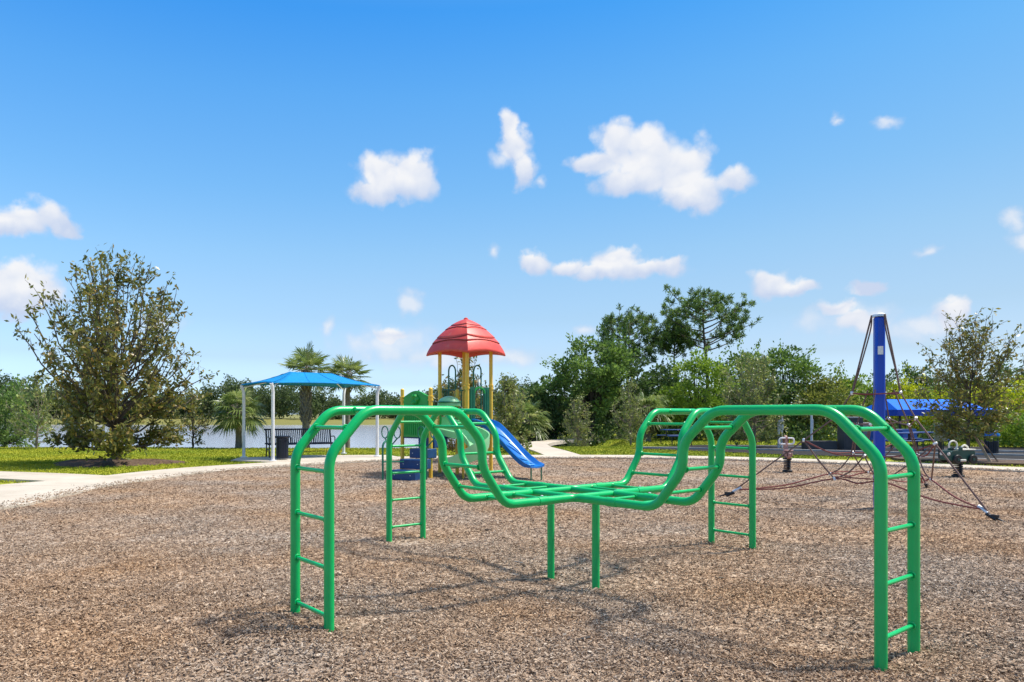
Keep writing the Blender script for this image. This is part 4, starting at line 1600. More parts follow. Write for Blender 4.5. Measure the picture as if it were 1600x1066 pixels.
# ------------------------------------------------------------------ furniture at the right
def right_side():
    # picnic canopy
    Y = 33.0
    c = P(1446, 700, Y)
    c.z = 0
    root = thing('picnic_canopy', c, 'low bright blue hipped canopy behind the blue mast', 'shade canopy')
    z0, z1, z2 = 1.35, 1.62, 2.1
    hx, hy = 2.2, 1.4
    top = MB()
    top.add([(-hx, -hy, z1), (hx, -hy, z1), (hx, hy, z1), (-hx, hy, z1), (-hx + .35, 0, z2), (hx - .9, 0, z2)],
            [(0, 1, 5, 4), (1, 2, 5), (2, 3, 4, 5), (3, 0, 4)])
    top.build('canopy_top', MT['canopy2'], root, smooth=False)
    f = MB()
    f.add([(-hx, -hy, z0), (hx, -hy, z0), (hx, hy, z0), (-hx, hy, z0), (-hx, -hy, z1), (hx, -hy, z1), (hx, hy, z1), (-hx, hy, z1)],
          [(0, 1, 5, 4), (1, 2, 6, 5), (2, 3, 7, 6), (3, 0, 4, 7)])
    fo = f.build('valance', MT['mast'], root, smooth=False)
    fo.modifiers.new('thick', 'SOLIDIFY').thickness = .02
    for x in (-hx + .3, hx - .3):
        for y in (-hy + .3, hy - .3):
            MB().tube([(x, y, -.2), (x, y, z1)], .05, 10).build('post', MT['navy'], root)
    # white slender posts
    for (px, py, t), lab in (((1216.5, 700, 645), 'leftmost slim white post beyond the pink spring rider'), ((1221.5, 699, 642), 'slim white post just right of the leftmost one'),
                             ((1268, 690, 640), 'single slim white post behind the low dark planter')):
        Y = 30.2 if px < 1260 else 32
        g = P(px, 700, Y)
        o = thing('white_post', (g.x, g.y, 0), lab, 'post', 'slim white posts by the parking court')
        MB().tube([(0, 0, -.1), (0, 0, 1.62)], .045, 10).build('shaft', MT['white'], o)
        MB().lathe([(.05, 0), (.05, .01), (.02, .03)], 10, (0, 0, 1.62)).build('cap', MT['white'], o)
        MB().tube([(.05, -.02, .75), (.05, -.02, 1.2)], .02, 8).build('sleeve', MT['white'], o)
    # cabinet
    g = P(1334, 704, 28.6)
    o = thing('utility_cabinet', (g.x, g.y, 0), 'dark grey utility cabinet with pale side behind the rope net', 'cabinet', rz=R(-6))
    MB().box((-.14, 0, .62), (.72, .6, 1.3)).build('housing', MT['greybox'], o, bevel=.01)
    MB().box((.4, .02, .54), (.35, .52, 1.1)).build('side_unit', MT['greyside'], o, bevel=.01)
    MB().box((-.14, 0, 1.29), (.78, .66, .05)).build('lid', MT['greyside'], o, bevel=.008)
    MB().box((-.14, -.302, .64), (.6, .012, 1.1)).build('door', MT['greybox'], o, bevel=.003)
    # planter
    g = P(1280, 703, 29)
    o = thing('planter_box', (g.x, g.y, 0), 'low dark grey planter box by the parking court', 'planter', rz=R(-4))
    for (cx, cy, sx, sy) in ((0, -.27, 1.14, .06), (0, .27, 1.14, .06), (-.54, 0, .06, .48), (.54, 0, .06, .48)):
        MB().box((cx, cy, .16), (sx, sy, .36)).build('wall', MT['greybox'], o, bevel=.006)
    MB().box((0, 0, .2), (1.0, .46, .2)).build('soil', MT['darkmulch'], o)
    # blue tables
    for k, (px, py, Y, lab) in enumerate(((1400, 706, 27.2, 'blue bench table nearest the blue mast'), (1437, 706, 28.4, 'blue bench table left of the green sign'),
                                         (1056, 697, 33.0, 'small blue bench table in shade before the trees'))):
        g = P(px, py, Y)
        o = thing('bench_table', (g.x, g.y, 0), lab, 'picnic table', 'blue picnic tables', rz=R((-8, 10, 5)[k]))
        MB().box((0, 0, .7), (1.25, .62, .045)).build('table_top', MT['tableblue'], o, bevel=.01)
        for s in (-1, 1):
            MB().box((0, .62 * s, .43), (1.25, .25, .04)).build('seat', MT['tableblue'], o, bevel=.01)
            MB().tube([(.45 * s, -.62, .0), (.45 * s, -.62, .42), (.45 * s, .62, .42), (.45 * s, .62, .0)], .025, 8).build('frame', MT['navy'], o)
            MB().tube([(.45 * s, 0, .4), (.45 * s, 0, .68)], .03, 8).build('pedestal', MT['navy'], o)
        if k < 2:
            MB().box((0, .8, .62), (1.25, .04, .4), m=Matrix.Rotation(R(-12), 3, 'X')).build('backrest', MT['tableblue'], o, bevel=.01)
    # sign
    g = G(1469, 718.5)
    o = thing('park_sign', (g.x, g.y, 0), 'weathered pale green sign board on a dark post behind the jeep rider', 'sign', rz=R(6))
    MB().box((0, 0, .42), (.09, .07, .9)).build('post', MT['black'], o, bevel=.008)
    MB().box((-.02, -.05, .86), (.42, .03, .56)).build('board', MT['signface'], o, bevel=.006)
    MB().box((-.04, -.068, 1.1), (.3, .008, .05)).build('heading', MT['white'], o)
    for i, z in enumerate((1.0, .93, .86, .79, .72)):
        MB().box((-.02 + .02 * (i % 2), -.068, z), (.32 - .06 * (i % 3), .006, .018)).build('text_line', MT['white'], o)
    # domed bin
    g = G(1549, 711)
    litter_bin((g.x, g.y, 0), 'litter bin with blue dome lid beside the leaning timber stake', .21, .52, 'slideblue')
    # stakes
    for (a, b, r, mt, lab) in (((1520, 676, 21.6), (1551, 727, 20.5), .045, 'stake', 'thick pale timber stake propping the magnolia behind the jeep rider'),
                               ((1533, 688, 21.8), (1564, 727, 20.6), .025, 'stakedark', 'thin dark timber stake leaning right of the pale stake')):
        pa, pb = P(*a), P(*b)
        pb.z = -.05
        o = thing('tree_stake', (pb.x, pb.y, 0), lab, 'stake', 'stakes propping the young magnolia')
        mb = MB()
        mb.tube([pb, pb.lerp(pa, .5), pa], [r * 1.02, r, r * .97], 4)
        mb.build('pole', MT[mt], o, off=(pb.x, pb.y, 0), smooth=False)
        MB().tube([pa - Vector((.05, .02, .06)), pa + Vector((.05, .02, -.08))], r * .35, 6).build('strap', MT['black'], o, off=(pb.x, pb.y, 0))


right_side()

# ------------------------------------------------------------------ vegetation
def leaves(name, C, S, mat, parent, tint, rng, aspect=.45, up=.2, dirs=None, fold=.15):
    """many single leaves: a folded diamond of two triangles each"""
    n = len(C)
    if dirs is None:
        d = rng.normal(size=(n, 3))
        d[:, 2] += up
    else:
        d = dirs + rng.normal(size=(n, 3)) * .25
    d /= np.linalg.norm(d, axis=1, keepdims=True) + 1e-9
    a = rng.normal(size=(n, 3))
    s = np.cross(d, a)
    s /= np.linalg.norm(s, axis=1, keepdims=True) + 1e-9
    nn = np.cross(d, s)
    S = np.asarray(S)[:, None]
    base = C - d * S * .5
    tip = C + d * S * .5
    l = C + s * S * aspect * .5 + nn * S * fold * .3
    r = C - s * S * aspect * .5 + nn * S * fold * .3
    v = np.stack([base, l, tip, r], 1).reshape(-1, 3)
    me = bpy.data.meshes.new(name)
    me.vertices.add(4 * n)
    me.vertices.foreach_set('co', v.astype(np.float32).ravel())
    me.loops.add(4 * n)
    me.loops.foreach_set('vertex_index', np.arange(4 * n, dtype=np.int32))
    me.polygons.add(n)
    me.polygons.foreach_set('loop_start', np.arange(0, 4 * n, 4, dtype=np.int32))
    me.update(calc_edges=True)
    at = me.attributes.new('tint', 'FLOAT', 'FACE')
    at.data.foreach_set('value', np.clip(tint, 0, 1).astype(np.float32))
    me.materials.append(mat)
    o = bpy.data.objects.new(name, me)
    COL.objects.link(o)
    o.parent = parent
    return o


FLOWER = [None]


def add_flower(root, loc, s):
    if FLOWER[0] is None:
        mb = MB()
        for k in range(7):
            a = 2 * math.pi * k / 7
            o, u = Vector((math.cos(a), math.sin(a), 0)), Vector((-math.sin(a), math.cos(a), 0))
            z = Vector((0, 0, 1))
            mb.add([Vector((0, 0, 0)), o * .6 + u * .35 + z * .25, o * .95 + z * .75, o * .6 - u * .35 + z * .25], [(0, 1, 2, 3)])
        mb.lathe([(.18, .1), (.22, .3), (.05, .5)], 6)
        f = mb.build('flower', MT['flower'], root, smooth=False)
        f.location, f.scale = loc, (s, s, s)
        FLOWER[0] = f
    else:
        piece(FLOWER[0], root, loc=loc, scale=(s, s, s))


def magnolia(loc, H, Rr, label, seed, nb=48, tw=8, lpt=9, ls=.16, mat='leaf_mag', bark='bark', zlow=.06, flowers=0, r0=None, env=None, name='magnolia_tree', thin=0.0, lowdense=0.0):
    rng = np.random.default_rng(seed)
    root = thing(name, loc, label, 'tree')
    env = env or (lambda s: np.interp(s, [0, .1, .3, .5, .75, .9, 1.0], [.5, .72, 1, .98, .8, .52, .2]))
    r0 = r0 or H * .021
    tr = MB()
    zz = np.linspace(-.1, H * .93, 12)
    wob = np.cumsum(rng.normal(0, H * .006, (12, 2)), 0)
    lead = [Vector((wob[i, 0], wob[i, 1], zz[i])) for i in range(12)]
    rad = [max(.006, r0 * max(0, 1 - 1.15 * (z / H) ** .6 + .12) * (1.3 if i == 0 else 1)) for i, z in enumerate(zz)]
    tr.tube(lead, rad, 8)
    br = MB()
    C, D, S, T = [], [], [], []

    def leadat(z):
        i = np.clip(np.searchsorted(zz, z) - 1, 0, 10)
        t = (z - zz[i]) / (zz[i + 1] - zz[i])
        return lead[i].lerp(lead[i + 1], t)
    az = rng.uniform(0, 6.28)
    fl = []
    for i in range(nb):
        t = (i + .5) / nb
        az += 2.399 + rng.normal(0, .3)
        z1 = H * (.1 + .88 * t ** .92)
        z0 = H * (zlow + (z1 / H) * rng.uniform(.22, .52)) if t > .12 else H * (zlow + .06 * rng.uniform())
        if t < .15:
            z1 = z0 + H * rng.uniform(.0, .1)
        reach = Rr * float(env(z1 / H)) * rng.uniform(.3, 1.05) ** .6
        o = Vector((math.cos(az), math.sin(az), 0))
        p0 = leadat(z0)
        p2 = Vector((p0.x, p0.y, 0)) + o * reach + Vector((0, 0, z1))
        p1 = p0 + o * reach * .62 + Vector((0, 0, (z1 - z0) * .36))
        ln = (p2 - p0).length
        pts = []
        for k in range(7):
            u = k / 6
            q = p0 * (1 - u) ** 2 + p1 * 2 * u * (1 - u) + p2 * u * u
            pts.append(q + Vector(rng.normal(0, .015 * ln, 3)) * (1 if 0 < k else 0))
        rb = max(.008, r0 * .26 * (1 - .6 * t) * (ln / Rr) ** .6)
        br.tube(pts, [rb * (1 - .8 * k / 6) + .003 for k in range(7)], 5)
        for j in range(tw):
            u = rng.uniform(.28, 1.0) ** .8
            f = u * 6
            k = min(int(f), 5)
            q = pts[k].lerp(pts[k + 1], f - k)
            tg = (pts[k + 1] - pts[k]).normalized()
            dr = tg * .7 + Vector(rng.normal(0, .6, 3)) + Vector((0, 0, .45))
            dr.normalize()
            tl = rng.uniform(.2, .5) * (H / 6) ** .5 * (.7 + .5 * u)
            e = q + dr * tl
            br.tube([q, q.lerp(e, .5) + Vector(rng.normal(0, .02, 3)), e], [.007, .0055, .004], 4, cap=False)
            if rng.uniform() < thin * (1 - e.z / H):
                continue
            m = int(lpt * rng.uniform(.45, 1.35) * (1.1 - .45 * e.z / H) * (1 + lowdense * max(0, .5 - e.z / H)))
            for _ in range(m):
                w = rng.uniform(.25, 1.05)
                c = q.lerp(e, w) + Vector(rng.normal(0, ls * .42, 3))
                C.append(c)
                dd = dr * .6 + Vector(rng.normal(0, .7, 3))
                D.append(dd)
                S.append(ls * rng.uniform(.65, 1.25))
                T.append(.35 + .22 * rng.normal() + (.25 if rng.uniform() < .14 else 0))
            if e.z > .1 * H:
                fl.append(e)
    # leading shoots
    for k in range(14):
        q = leadat(H * rng.uniform(.62, .92))
        e = q + Vector((rng.normal(0, .13 * Rr), rng.normal(0, .13 * Rr), H * rng.uniform(.05, .14)))
        br.tube([q, q.lerp(e, .5) + Vector(rng.normal(0, .03, 3)), e], [.012, .008, .004], 4)
        for _ in range(int(lpt * 2.2)):
            C.append(q.lerp(e, rng.uniform(.2, 1.05)) + Vector(rng.normal(0, ls * .55, 3)))
            D.append(rng.normal(size=3))
            S.append(ls * rng.uniform(.65, 1.2))
            T.append(.35 + .2 * rng.normal())
    C, D, S, T = np.array([tuple(c) for c in C]), np.array([tuple(d) for d in D]), np.array(S), np.array(T)
    C[:, 2] = np.maximum(C[:, 2], .12)
    D /= np.linalg.norm(D, axis=1, keepdims=True) + 1e-9
    tr.build('trunk', MT[bark], root)
    br.build('branches', MT[bark], root)
    leaves('crown', C, S, MT[mat], root, T, rng, .42, dirs=D)
    pr = random.Random(seed)
    for k in range(flowers):
        e = fl[pr.randrange(len(fl))]
        add_flower(root, e, pr.uniform(.07, .1) * (H / 6) ** .3)
    return root


def ball_pts(rng, n):
    d = rng.normal(size=(n, 3))
    return d / (np.linalg.norm(d, axis=1, keepdims=True) + 1e-9)


def broadleaf(loc, H, rx, rz, cz, label, seed, mat='leaf_oak', nclump=46, lpc=150, ls=.17, cr=(.45, .85), trunk=True, name='broadleaf_tree', bark='barkdark', cat='tree', skirt=0.0, ry=None):
    """crown of leaf clumps round a limbed trunk. cz: height of the crown's middle"""
    rng = np.random.default_rng(seed)
    root = thing(name, loc, label, cat)
    ry = ry or rx
    dirs = ball_pts(rng, nclump)
    rr = rng.uniform(.45, 1, nclump) ** .6
    cc = dirs * rr[:, None] * np.array([rx, ry, rz]) + np.array([0, 0, cz])
    cc[:, 0] += rng.normal(0, .08 * rx, nclump)
    if skirt:
        cc[:, 2] = np.where(rng.uniform(size=nclump) < skirt, cc[:, 2] * rng.uniform(.3, .8, nclump), cc[:, 2])
    cc[:, 2] = np.maximum(cc[:, 2], .35)
    C, S, T, D = [], [], [], []
    for k in range(nclump):
        r = rng.uniform(*cr) * (1.1 - .35 * rr[k])
        n = int(1.35 * lpc * (r / cr[1]) ** 1.6) + 12
        d = ball_pts(rng, n)
        q = rng.uniform(.35, 1.12, n) ** .55
        pos = cc[k] + d * (q * r)[:, None] * np.array([1, 1, .72])
        C.append(pos)
        D.append(d + np.array([0, 0, .3]))
        S.append(ls * rng.uniform(.6, 1.35, n))
        T.append(.45 + .2 * rng.normal(size=n) + rng.normal(0, .12))
    # stray shoots that roughen the outline
    for k in range(nclump // 2):
        i = rng.integers(nclump)
        o = (cc[i] - np.array([0, 0, cz])) / np.array([rx, ry, rz])
        o = o / (np.linalg.norm(o) + 1e-6)
        n = 26
        t = rng.uniform(.2, 1, n)
        pos = cc[i] + o * (t * cr[1] * 1.35)[:, None] + rng.normal(0, ls * .7, (n, 3))
        C.append(pos)
        D.append(np.tile(o, (n, 1)))
        S.append(ls * rng.uniform(.6, 1.2, n))
        T.append(.55 + .2 * rng.normal(size=n))
    C, S, T, D = np.concatenate(C), np.concatenate(S), np.concatenate(T), np.concatenate(D)
    ok = C[:, 2] > .05
    C, S, T, D = C[ok], S[ok], T[ok], D[ok]
    D /= np.linalg.norm(D, axis=1, keepdims=True) + 1e-9
    leaves('crown', C, S, MT[mat], root, T, rng, .55, dirs=D)
    if trunk:
        tr, lm = MB(), MB()
        fork = Vector((rng.normal(0, .1), rng.normal(0, .1), max(.6, cz - rz * .75)))
        tr.tube([(0, 0, -.15), (fork.x * .5, fork.y * .5, fork.z * .5), fork, Vector((0, 0, cz + rz * .3))], [H * .034, H * .025, H * .02, H * .006], 8)
        tr.build('trunk', MT[bark], root)
        for k in range(0, nclump, 2):
            e = Vector(cc[k])
            m = fork.lerp(e, .5) + Vector((0, 0, -.12 * (e - fork).length))
            lm.tube([fork, m, e], [H * .011, H * .006, H * .002], 5, cap=False)
        lm.build('limbs', MT[bark], root)
    return root


def pine(loc, H, label, seed, spread, zlow, mat='needle', ntuft=95, lean=0.0):
    rng = np.random.default_rng(seed)
    root = thing('pine_tree', loc, label, 'tree')
    tr, lm = MB(), MB()
    zz = np.linspace(-.1, H * .95, 9)
    lead = [Vector((lean * (z / H) ** 2 + .06 * math.sin(z * .9 + seed), .05 * math.cos(z + seed), z)) for z in zz]
    tr.tube(lead, [max(.02, H * .019 * (1 - .85 * z / H)) for z in zz], 8)
    C, D, S, T = [], [], [], []
    nb = 22
    ends = []
    for i in range(nb):
        t = i / (nb - 1)
        z0 = zlow + (H * .93 - zlow) * t
        az = i * 2.399 + rng.normal(0, .3)
        ln = spread * np.interp(t, [0, .3, .7, 1], [.8, 1.0, .92, .5]) * rng.uniform(.65, 1.15)
        k = np.clip(np.searchsorted(zz, z0) - 1, 0, 7)
        p0 = lead[k].lerp(lead[k + 1], (z0 - zz[k]) / (zz[k + 1] - zz[k]))
        o = Vector((math.cos(az), math.sin(az), 0))
        p1 = p0 + o * ln * .55 + Vector((0, 0, ln * .12))
        p2 = p0 + o * ln + Vector((0, 0, ln * rng.uniform(.3, .75)))
        pts = [p0 * (1 - u) ** 2 + p1 * 2 * u * (1 - u) + p2 * u * u for u in np.linspace(0, 1, 6)]
        lm.tube(pts, [.045 * (1 - .75 * u) * (H / 8) for u in np.linspace(0, 1, 6)], 5, cap=False)
        for j in range(3):
            u = rng.uniform(.5, 1)
            f = u * 5
            m = min(int(f), 4)
            q = pts[m].lerp(pts[m + 1], f - m)
            e = q + Vector(rng.normal(0, .26, 3)) + Vector((0, 0, .24)) + o * .12
            lm.tube([q, e], [.016, .008], 4, cap=False)
            ends.append((q, e))
        ends.append((pts[4], p2))
    limbpts = np.array([tuple(p) for q, e in ends for p in (q, e)])
    cz, rz = (zlow + H) / 2 + .25, (H - zlow) / 2 + .1
    for k in range(ntuft):
        d = ball_pts(rng, 1)[0]
        pos = d * rng.uniform(.35, 1.0) ** .5 * np.array([spread, spread, rz]) * (1 + .12 * math.sin(5 * math.atan2(d[1], d[0]) + seed)) + np.array([lean * .6, 0, cz])
        near = limbpts[np.argmin(((limbpts - pos) ** 2).sum(1))]
        if np.linalg.norm(near - pos) > 1.1:
            continue
        a, e = Vector(near), Vector(pos)
        lm.tube([a, a.lerp(e, .5) - Vector((0, 0, .06)), e], [.014, .01, .006], 4, cap=False)
        ends.append((a.lerp(e, .8), e + Vector((0, 0, .05))))
    for q, e in ends:
        ax = np.array((e - q).normalized()) * .6 + np.array([0, 0, .6])
        n = 40
        d = ball_pts(rng, n) + ax * .75
        d /= np.linalg.norm(d, axis=1, keepdims=True)
        ln = rng.uniform(.17, .3, n)
        base = np.array(e) + rng.normal(0, .05, (n, 3)) - ax * rng.uniform(0, .22, n)[:, None]
        C.append(base + d * (ln * .5)[:, None])
        D.append(d)
        S.append(ln)
        T.append(.45 + .2 * rng.normal(size=n) + rng.normal(0, .15))
    C, D, S, T = np.concatenate(C), np.concatenate(D), np.concatenate(S), np.concatenate(T)
    tr.build('trunk', MT['bark'], root)
    lm.build('limbs', MT['bark'], root)
    leaves('crown', C, S, MT[mat], root, T, rng, .2, dirs=D * 4)
    return root


def palm(loc, hz, r, label, seed, nf=44, rt=.13, boots=False, droop=.5, dead=0, name='palm_tree'):
    rng = np.random.default_rng(seed)
    root = thing(name, loc, label, 'palm')
    if hz > .3:
        tr = MB()
        tr.lathe([(rt * 1.25, -.1), (rt, .3), (rt * .92, hz * .5), (rt * .98, hz * .9), (rt * .8, hz + .1)], 12)
        tr.build('trunk', MT['palmtrunk'], root)
        bt = MB()
        zb = hz * .35 if boots else hz * .8
        k = 0
        while zb < hz:
            a = k * 2.4
            o = Vector((math.cos(a), math.sin(a), 0))
            s = Vector((-o.y, o.x, 0))
            p = o * rt * .93 + Vector((0, 0, zb))
            e = p + o * .11 + Vector((0, 0, .2)) + s * .05 * (1 if k % 2 else -1)
            bt.tube([p, e], [.045, .025], 4)
            zb += .022 if boots else .03
            k += 1
        bt.build('leaf_boots', MT['palmtrunk'], root)
    st = MB()
    C = [[], [], [], []]
    Tn = []

    def frond(az, el, pl, fl, tint, store):
        o = Vector((math.cos(az), math.sin(az), 0))
        d = (o * math.cos(el) + Vector((0, 0, math.sin(el)))).normalized()
        p0 = Vector((0, 0, hz + rng.uniform(-.1, .15)))
        p1 = p0 + d * pl - Vector((0, 0, .12 * pl * droop))
        st.tube([p0, p0.lerp(p1, .5) + Vector((0, 0, .03)), p1], [.014, .011, .008], 4, cap=False)
        side = d.cross(Vector((0, 0, 1)))
        side = side.normalized() if side.length > .05 else Vector((1, 0, 0))
        n = 20
        for k in range(n):
            b = (k / (n - 1) - .5) * R(215)
            q = (d * math.cos(b) + side * math.sin(b)).normalized()
            l = fl * (1 - .28 * abs(k / (n - 1) - .5) * 2) * rng.uniform(.85, 1.1)
            mid = p1 + q * l * .6 - Vector((0, 0, droop * .12 * l))
            tip = p1 + q * l - Vector((0, 0, droop * l * rng.uniform(.25, .7)))
            w = q.cross(d)
            w = w.normalized() if w.length > .05 else side
            wd = q.cross(Vector(rng.normal(0, .35, 3)) + w)
            wd = wd.normalized() * .026 * fl / .6
            store.append((p1, mid + wd, tip, mid - wd))
            Tn.append(tint + .12 * rng.normal())
    quads = []
    for k in range(nf):
        t = (k + .5) / nf
        el = math.asin(np.clip(1 - 1.62 * t, -1, 1)) + rng.normal(0, .08)
        frond(k * 2.399 + rng.normal(0, .2), el, r * rng.uniform(.42, .6), r * rng.uniform(.48, .62), .5 + .2 * rng.normal() + .1 * (1 - t), quads)

    def quadmesh(nm, quads, tints, mat):
        v = np.array([[tuple(p) for p in q] for q in quads]).reshape(-1, 3)
        n = len(quads)
        me = bpy.data.meshes.new(nm)
        me.vertices.add(4 * n)
        me.vertices.foreach_set('co', v.astype(np.float32).ravel())
        me.loops.add(4 * n)
        me.loops.foreach_set('vertex_index', np.arange(4 * n, dtype=np.int32))
        me.polygons.add(n)
        me.polygons.foreach_set('loop_start', np.arange(0, 4 * n, 4, dtype=np.int32))
        me.update(calc_edges=True)
        at = me.attributes.new('tint', 'FLOAT', 'FACE')
        at.data.foreach_set('value', np.clip(tints, 0, 1).astype(np.float32))
        me.materials.append(MT[mat])
        o = bpy.data.objects.new(nm, me)
        COL.objects.link(o)
        o.parent = root
    quadmesh('crown', quads, np.array(Tn), 'frond')
    st.build('leaf_stalks', MT['palmtrunk'], root)
    if dead:
        st = MB()
        Tn.clear()
        dq = []
        for k in range(dead):
            frond(k * 2.399, R(rng.uniform(-78, -50)), r * .35, r * .5, .5, dq)
        quadmesh('dead_skirt', dq, np.array(Tn), 'frond_dead')
    return root


def base(px, Y):
    x = (px - PX0) / FPX * Y
    return Vector((x, Y, float(ground_h(x, Y))))


def vegetation():
    # large magnolia at the left, with its mulch ring
    p = G(180, 724)
    p.z = -.02
    magnolia(p, 6.2, 2.38, 'large dark magnolia with low branches beside the left walk', 21, nb=98, tw=12, lpt=13, ls=.165, mat='leaf_mag', bark='bark', zlow=.045, flowers=7, r0=.17, lowdense=1.5,
             env=lambda s: np.interp(s, [0, .1, .25, .5, .68, .88, 1.0], [.5, .78, .98, 1.03, 1.0, .72, .3]))
    ring, m = [], 40
    rng = np.random.default_rng(2)
    mb = MB()
    vs = [(p.x, p.y, .11)]
    for j, q in enumerate((.45, .8, 1.0)):
        for k in range(m):
            a = 2 * math.pi * k / m
            w = 1 + .12 * math.sin(3 * a + 1) + .08 * rng.normal()
            vs.append((p.x + 1.9 * q * w * math.cos(a), p.y + 1.25 * q * w * math.sin(a), (.1, .07, -.02)[j] + .02 * rng.normal() * (j < 2)))
    fs = [(0, 1 + k, 1 + (k + 1) % m) for k in range(m)]
    for j in range(2):
        for k in range(m):
            fs.append((1 + j * m + k, 1 + j * m + (k + 1) % m, 1 + (j + 1) * m + (k + 1) % m, 1 + (j + 1) * m + k))
    mb.add(vs, fs)
    tag(mb.build('tree_bed', MT['darkmulch']), 'dark mulch ring round the foot of the large magnolia', None, None, 'structure')
    # trees at the left beyond it
    magnolia(base(57, 30), 3.1, 1.5, 'small sparse olive tree left behind the large magnolia', 31, nb=34, tw=7, lpt=7, ls=.15, mat='leaf_magpale', bark='barkpale', thin=.3)
    magnolia(base(301, 30), 2.5, .95, 'small dark magnolia sapling between the large magnolia and a palm', 32, nb=26, tw=7, lpt=7, ls=.15, mat='leaf_mag', bark='barkdark', thin=.3, flowers=2)
    broadleaf(base(8, 36), 4.2, 1.9, 1.6, 2.5, 'dense dark green tree at the far left edge', 33, 'leaf_oak', 46, 150, .17)
    broadleaf(base(-55, 33), 3.6, 1.6, 1.4, 2.0, 'dense bushy tree cut by the left edge', 34, 'leaf_dark', 36, 140, .17)
    # palms by the lake
    palm(base(373, 30.2), 1.55, 1.3, 'short bushy palm left of the shade shelter', 41, nf=52, rt=.14, droop=.85)
    palm(base(478, 31), 3.45, 1.3, 'tall palm with shaggy trunk behind the shelter canopy', 42, nf=42, rt=.17, boots=True, droop=.38)
    palm(base(543, 31.5), 3.4, 1.15, 'slimmer palm right of the tall shaggy palm', 43, nf=34, rt=.12, droop=.38)
    # magnolia behind the tower and the one by the slide
    magnolia(base(726, 21.6), 3.2, .95, 'open leaved magnolia directly behind the play tower', 44, nb=30, tw=7, lpt=9, ls=.15, mat='leaf_mag', bark='bark', thin=.1)
    magnolia(base(795, 27), 2.85, .95, 'yellowish flowering magnolia right of the play tower', 45, nb=36, tw=9, lpt=10, ls=.16, mat='leaf_magpale', bark='barkpale', flowers=9)
    # sabal palm and wood edge, left to right
    palm(base(820, 38), 2.35, 1.45, 'sabal palm with dark trunk at the left end of the wood', 46, nf=54, rt=.24, droop=.8, dead=16)
    broadleaf(base(868, 42), 5.4, 1.75, 2.0, 3.15, 'dark live oak just right of the sabal palm', 51, 'leaf_dark', 58, 190, .19, skirt=.22)
    broadleaf(base(920, 41), 6.4, 2.05, 2.4, 3.85, 'rounded green live oak behind the pale sapling', 52, 'leaf_oak', 72, 190, .19, skirt=.2)
    broadleaf(base(968, 43), 5.2, 2.1, 2.2, 3.0, 'dark oak under the left pine', 53, 'leaf_dark', 60, 190, .19, skirt=.25)
    pine(base(978, 47), 7.9, 'pine with clumped crown above the dark oaks', 54, 2.3, 4.4, ntuft=230, lean=.3)
    pine(base(1105, 47), 9.25, 'tallest open crowned pine above the wood', 55, 3.0, 5.6, ntuft=260, lean=-.3)
    pine(base(1052, 48), 7.2, 'thin pine left of the tallest pine', 56, 1.1, 5.2, ntuft=50, lean=.2)
    broadleaf(base(1030, 44), 4.6, 1.9, 1.9, 2.6, 'dark bushy oak between the two taller pines', 57, 'leaf_dark', 52, 180, .19, skirt=.25)
    broadleaf(base(1085, 40), 4.6, 1.75, 1.9, 2.85, 'fresh green bushy tree below the tallest pine', 58, 'leaf_mid', 58, 180, .18, skirt=.2)
    palm(base(1012, 37), 1.7, 1.35, 'drooping pale cabbage palm in front of the dark oaks', 59, nf=40, rt=.16, droop=1.1, dead=10)
    magnolia(base(903, 33), 2.75, .85, 'pale grey twiggy sapling on the lawn right of the path', 60, nb=38, tw=9, lpt=7, ls=.12, mat='leaf_magpale', bark='barkpale', flowers=6, thin=.1)
    magnolia(base(985, 34), 3.0, .9, 'pale flowering sapling left of the drooping palm', 61, nb=34, tw=8, lpt=8, ls=.13, mat='leaf_magpale', bark='barkpale', flowers=6)
    magnolia(base(1180, 30), 3.9, 1.75, 'wide olive twiggy magnolia right of the fresh green tree', 62, nb=64, tw=11, lpt=10, ls=.14, mat='leaf_magpale', bark='barkpale', flowers=7, lowdense=.8)
    broadleaf(base(1225, 42), 5.4, 1.9, 2.1, 3.2, 'tall green tree behind the olive magnolia', 63, 'leaf_oak', 60, 170, .18, skirt=.2)
    broadleaf(base(1165, 45), 5.6, 1.8, 2.2, 3.2, 'dark green tree behind the fresh green tree', 64, 'leaf_oak', 56, 170, .19, skirt=.2)
    broadleaf(base(1290, 40), 3.6, 1.8, 1.5, 1.95, 'low yellow green bushy tree left of the blue mast', 65, 'leaf_olive', 50, 170, .17, skirt=.25)
    broadleaf(base(1345, 42), 3.8, 1.9, 1.6, 2.0, 'dark bushy tree right behind the blue mast', 66, 'leaf_mid', 50, 170, .18, skirt=.25)
    broadleaf(base(1425, 41), 3.5, 2.0, 1.5, 1.8, 'bright yellow green bush behind the blue canopy', 67, 'leaf_lime', 56, 170, .16, skirt=.25)
    broadleaf(base(1500, 44), 3.6, 2.1, 1.6, 2.0, 'green bushy tree behind the right magnolia', 68, 'leaf_mid', 52, 170, .18, skirt=.25)
    broadleaf(base(1575, 36), 3.2, 1.6, 1.4, 1.85, 'bright lime bush right of the right magnolia', 69, 'leaf_lime', 56, 170, .15, skirt=.25)
    broadleaf(base(1640, 33), 2.9, 1.5, 1.3, 1.6, 'bright lime bush cut by the right edge', 70, 'leaf_lime', 46, 170, .15, skirt=.25)
    broadleaf(base(1600, 30.5), 1.7, 1.0, .7, .85, 'low dark green shrub in front of the right lime bushes', 71, 'leaf_mid', 30, 130, .13, name='shrub', cat='shrub', trunk=False)
    broadleaf(base(1425, 60), 5.0, 2.3, 1.5, 4.0, 'far dark tree showing above the blue canopy', 72, 'leaf_dark', 40, 120, .2, cr=(.4, .7))
